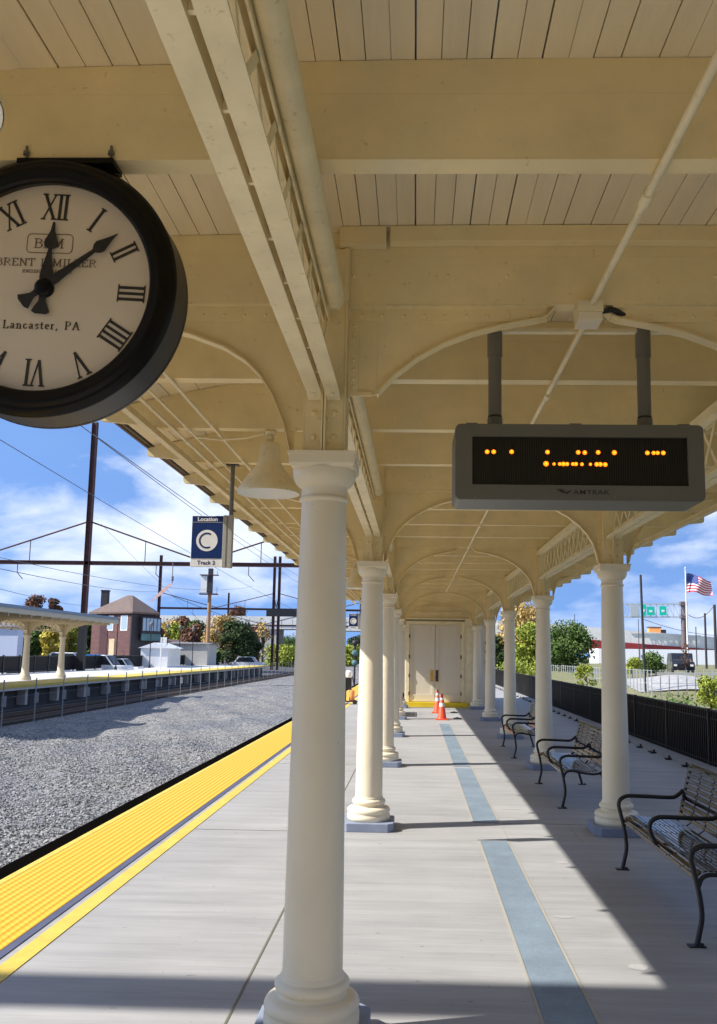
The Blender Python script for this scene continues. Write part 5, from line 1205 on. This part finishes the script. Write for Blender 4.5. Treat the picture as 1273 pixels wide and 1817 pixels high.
ptree('red_sapling', 'thin reddish sapling in front of the black vehicle', 1216, 1140, 1190, 79, 26, M['leafr'], n=160, leaf_=.10, seed=17, clumps=9)
ptree('green_shrub', 'straggly green shrub at the right edge above the black fence', 1258, 1196, 1262, 36, 60, M['leafyg'], n=2200, leaf_=.06, seed=18, group='shrubs beyond the black fence', cat='shrub')
ptree('green_shrub', 'small green shrub behind the pale fence right of the third column', 1040, 1178, 1225, 55, 40, M['leafyg'], n=1500, leaf_=.07, seed=19, group='shrubs beyond the black fence', cat='shrub')
ptree('olive_shrub', 'olive scrub below the yellow tree, just above the black fence', 925, 1172, 1215, 60, 90, M['leafyg'], n=3000, leaf_=.09, seed=20, group='shrubs beyond the black fence', cat='shrub')
# left trees
LT = [('orange_tree', 'low orange-red tree beside the signal tower wall', 272, 1112, 1170, 140, 34, M['leafr']), ('green_tree', 'bright green tree between the orange and the reddish trees', 308, 1108, 1168, 148, 36, M['leafyg']), ('red_tree', 'rust coloured tree behind the grey shed, right of the reddish one', 338, 1108, 1168, 146, 32, M['leafr']), ('green_tree', 'green tree left of the yellow tree under the far canopy', 58, 1104, 1180, 105, 50, M['leafg']), ('yellow_tree', 'bright yellow tree between the far canopy columns', 94, 1112, 1175, 100, 34, M['leafy']), ('green_tree', 'light green tree just right of the far canopy columns', 122, 1105, 1170, 104, 36, M['leafyg']),
      ('green_tree', 'green tree between the big steel pole and the signal tower', 158, 1098, 1178, 112, 38, M['leafg']), ('brown_tree', 'brown topped tree rising above the far canopy roof', 62, 1053, 1150, 150, 52, M['leafr']), ('brown_tree', 'smaller brown treetop above the far canopy roof, right one', 93, 1058, 1150, 150, 30, M['leafr']),
      ('orange_tree', 'orange tree just right of the signal tower', 292, 1100, 1165, 150, 44, M['leafo']), ('red_tree', 'reddish tree behind the grey shed', 322, 1094, 1165, 165, 44, M['leafr']), ('green_tree', 'green tree left of the rusty cabinet pole', 352, 1104, 1165, 150, 44, M['leafg']), ('golden_tree', 'golden tree right of the rusty cabinet pole', 396, 1092, 1172, 135, 52, M['leafo']),
      ('dark_tree', 'dark green tree right of the golden tree', 418, 1102, 1182, 128, 50, M['leafd']), ('dark_tree', 'smaller dark green tree nearest the concrete overpass pier', 440, 1122, 1182, 132, 36, M['leafd']), ('bare_tree', 'pale leafless tree before the overpass pier', 466, 1094, 1175, 150, 40, M['leafo']), ('brown_tree', 'brown treetop above the overpass left of the twin poles', 420, 1078, 1100, 262, 34, M['leafr']),
      ('green_tree', 'small tree seen through the overpass opening', 510, 1128, 1178, 300, 40, M['leafg']), ('green_tree', 'green bush low behind the fence by the twin poles', 500, 1150, 1185, 180, 60, M['leafyg'])]
LT += [('green_tree', 'low green tree glimpsed between the first two left columns', 618, 1148, 1182, 190, 34, M['leafyg']), ('dark_tree', 'dark tree glimpsed between the first two left columns', 634, 1128, 1180, 230, 26, M['leafd'])]
for i, (nm, lab, u, vt, vb, Y, wp_, m) in enumerate(LT):
    ptree(nm, lab, u, vt, vb, Y, wp_, m, n=300 if 'leafless' in lab else 5200, leaf_=.2 if Y < 140 else .26, seed=40+i, clumps=24, low=.05, widen=1.0 if 'topped' in lab or 'treetop' in lab or 'leafless' in lab else 1.45)
# distant tree belt
def belt(name, x0, x1, y, z0, z1, m, n, seed):
    rs = np.random.default_rng(seed); x = x0+(x1-x0)*rs.random(n); top = z0+(z1-z0)*(.55+.25*np.sin(x*.13+seed)+.2*np.sin(x*.41)); z = z0+(top-z0)*rs.random(n)**.6; p = np.stack([x, y+rs.random(n)*12, z], 1)
    nrm = rs.normal(size=(n, 3)); nrm /= np.linalg.norm(nrm, axis=1)[:, None]; u = np.cross(nrm, rs.normal(size=(n, 3))); u /= np.linalg.norm(u, axis=1)[:, None]; w_ = np.cross(nrm, u); s_ = (.8 if y > 100 else .07)*(.5+rs.random((n, 1)))
    V = np.stack([p+u*s_, p+w_*s_, p-u*s_, p-w_*s_], 1).reshape(-1, 3); me = bpy.data.meshes.new(name); me.from_pydata(V.tolist(), [], np.arange(len(V)).reshape(-1, 4).tolist()); me.materials.append(m)
    o = bpy.data.objects.new(name, me); COL.objects.link(o); o['kind'] = 'stuff'
belt('distant_trees', -260, 260, 300, -2, 7, M['leafg'], 9000, 3)
belt('weeds', 7, 30, 30, -1.2, .0, M['leafyg'], 2600, 8)
belt('scrub', 11, 34, 46, -1.1, .3, M['leafg'], 3000, 9)
belt('distant_hedge', -75, -30, 122, -1.2, 2.2, M['leafg'], 2500, 5)
print('objects', len(bpy.data.objects))
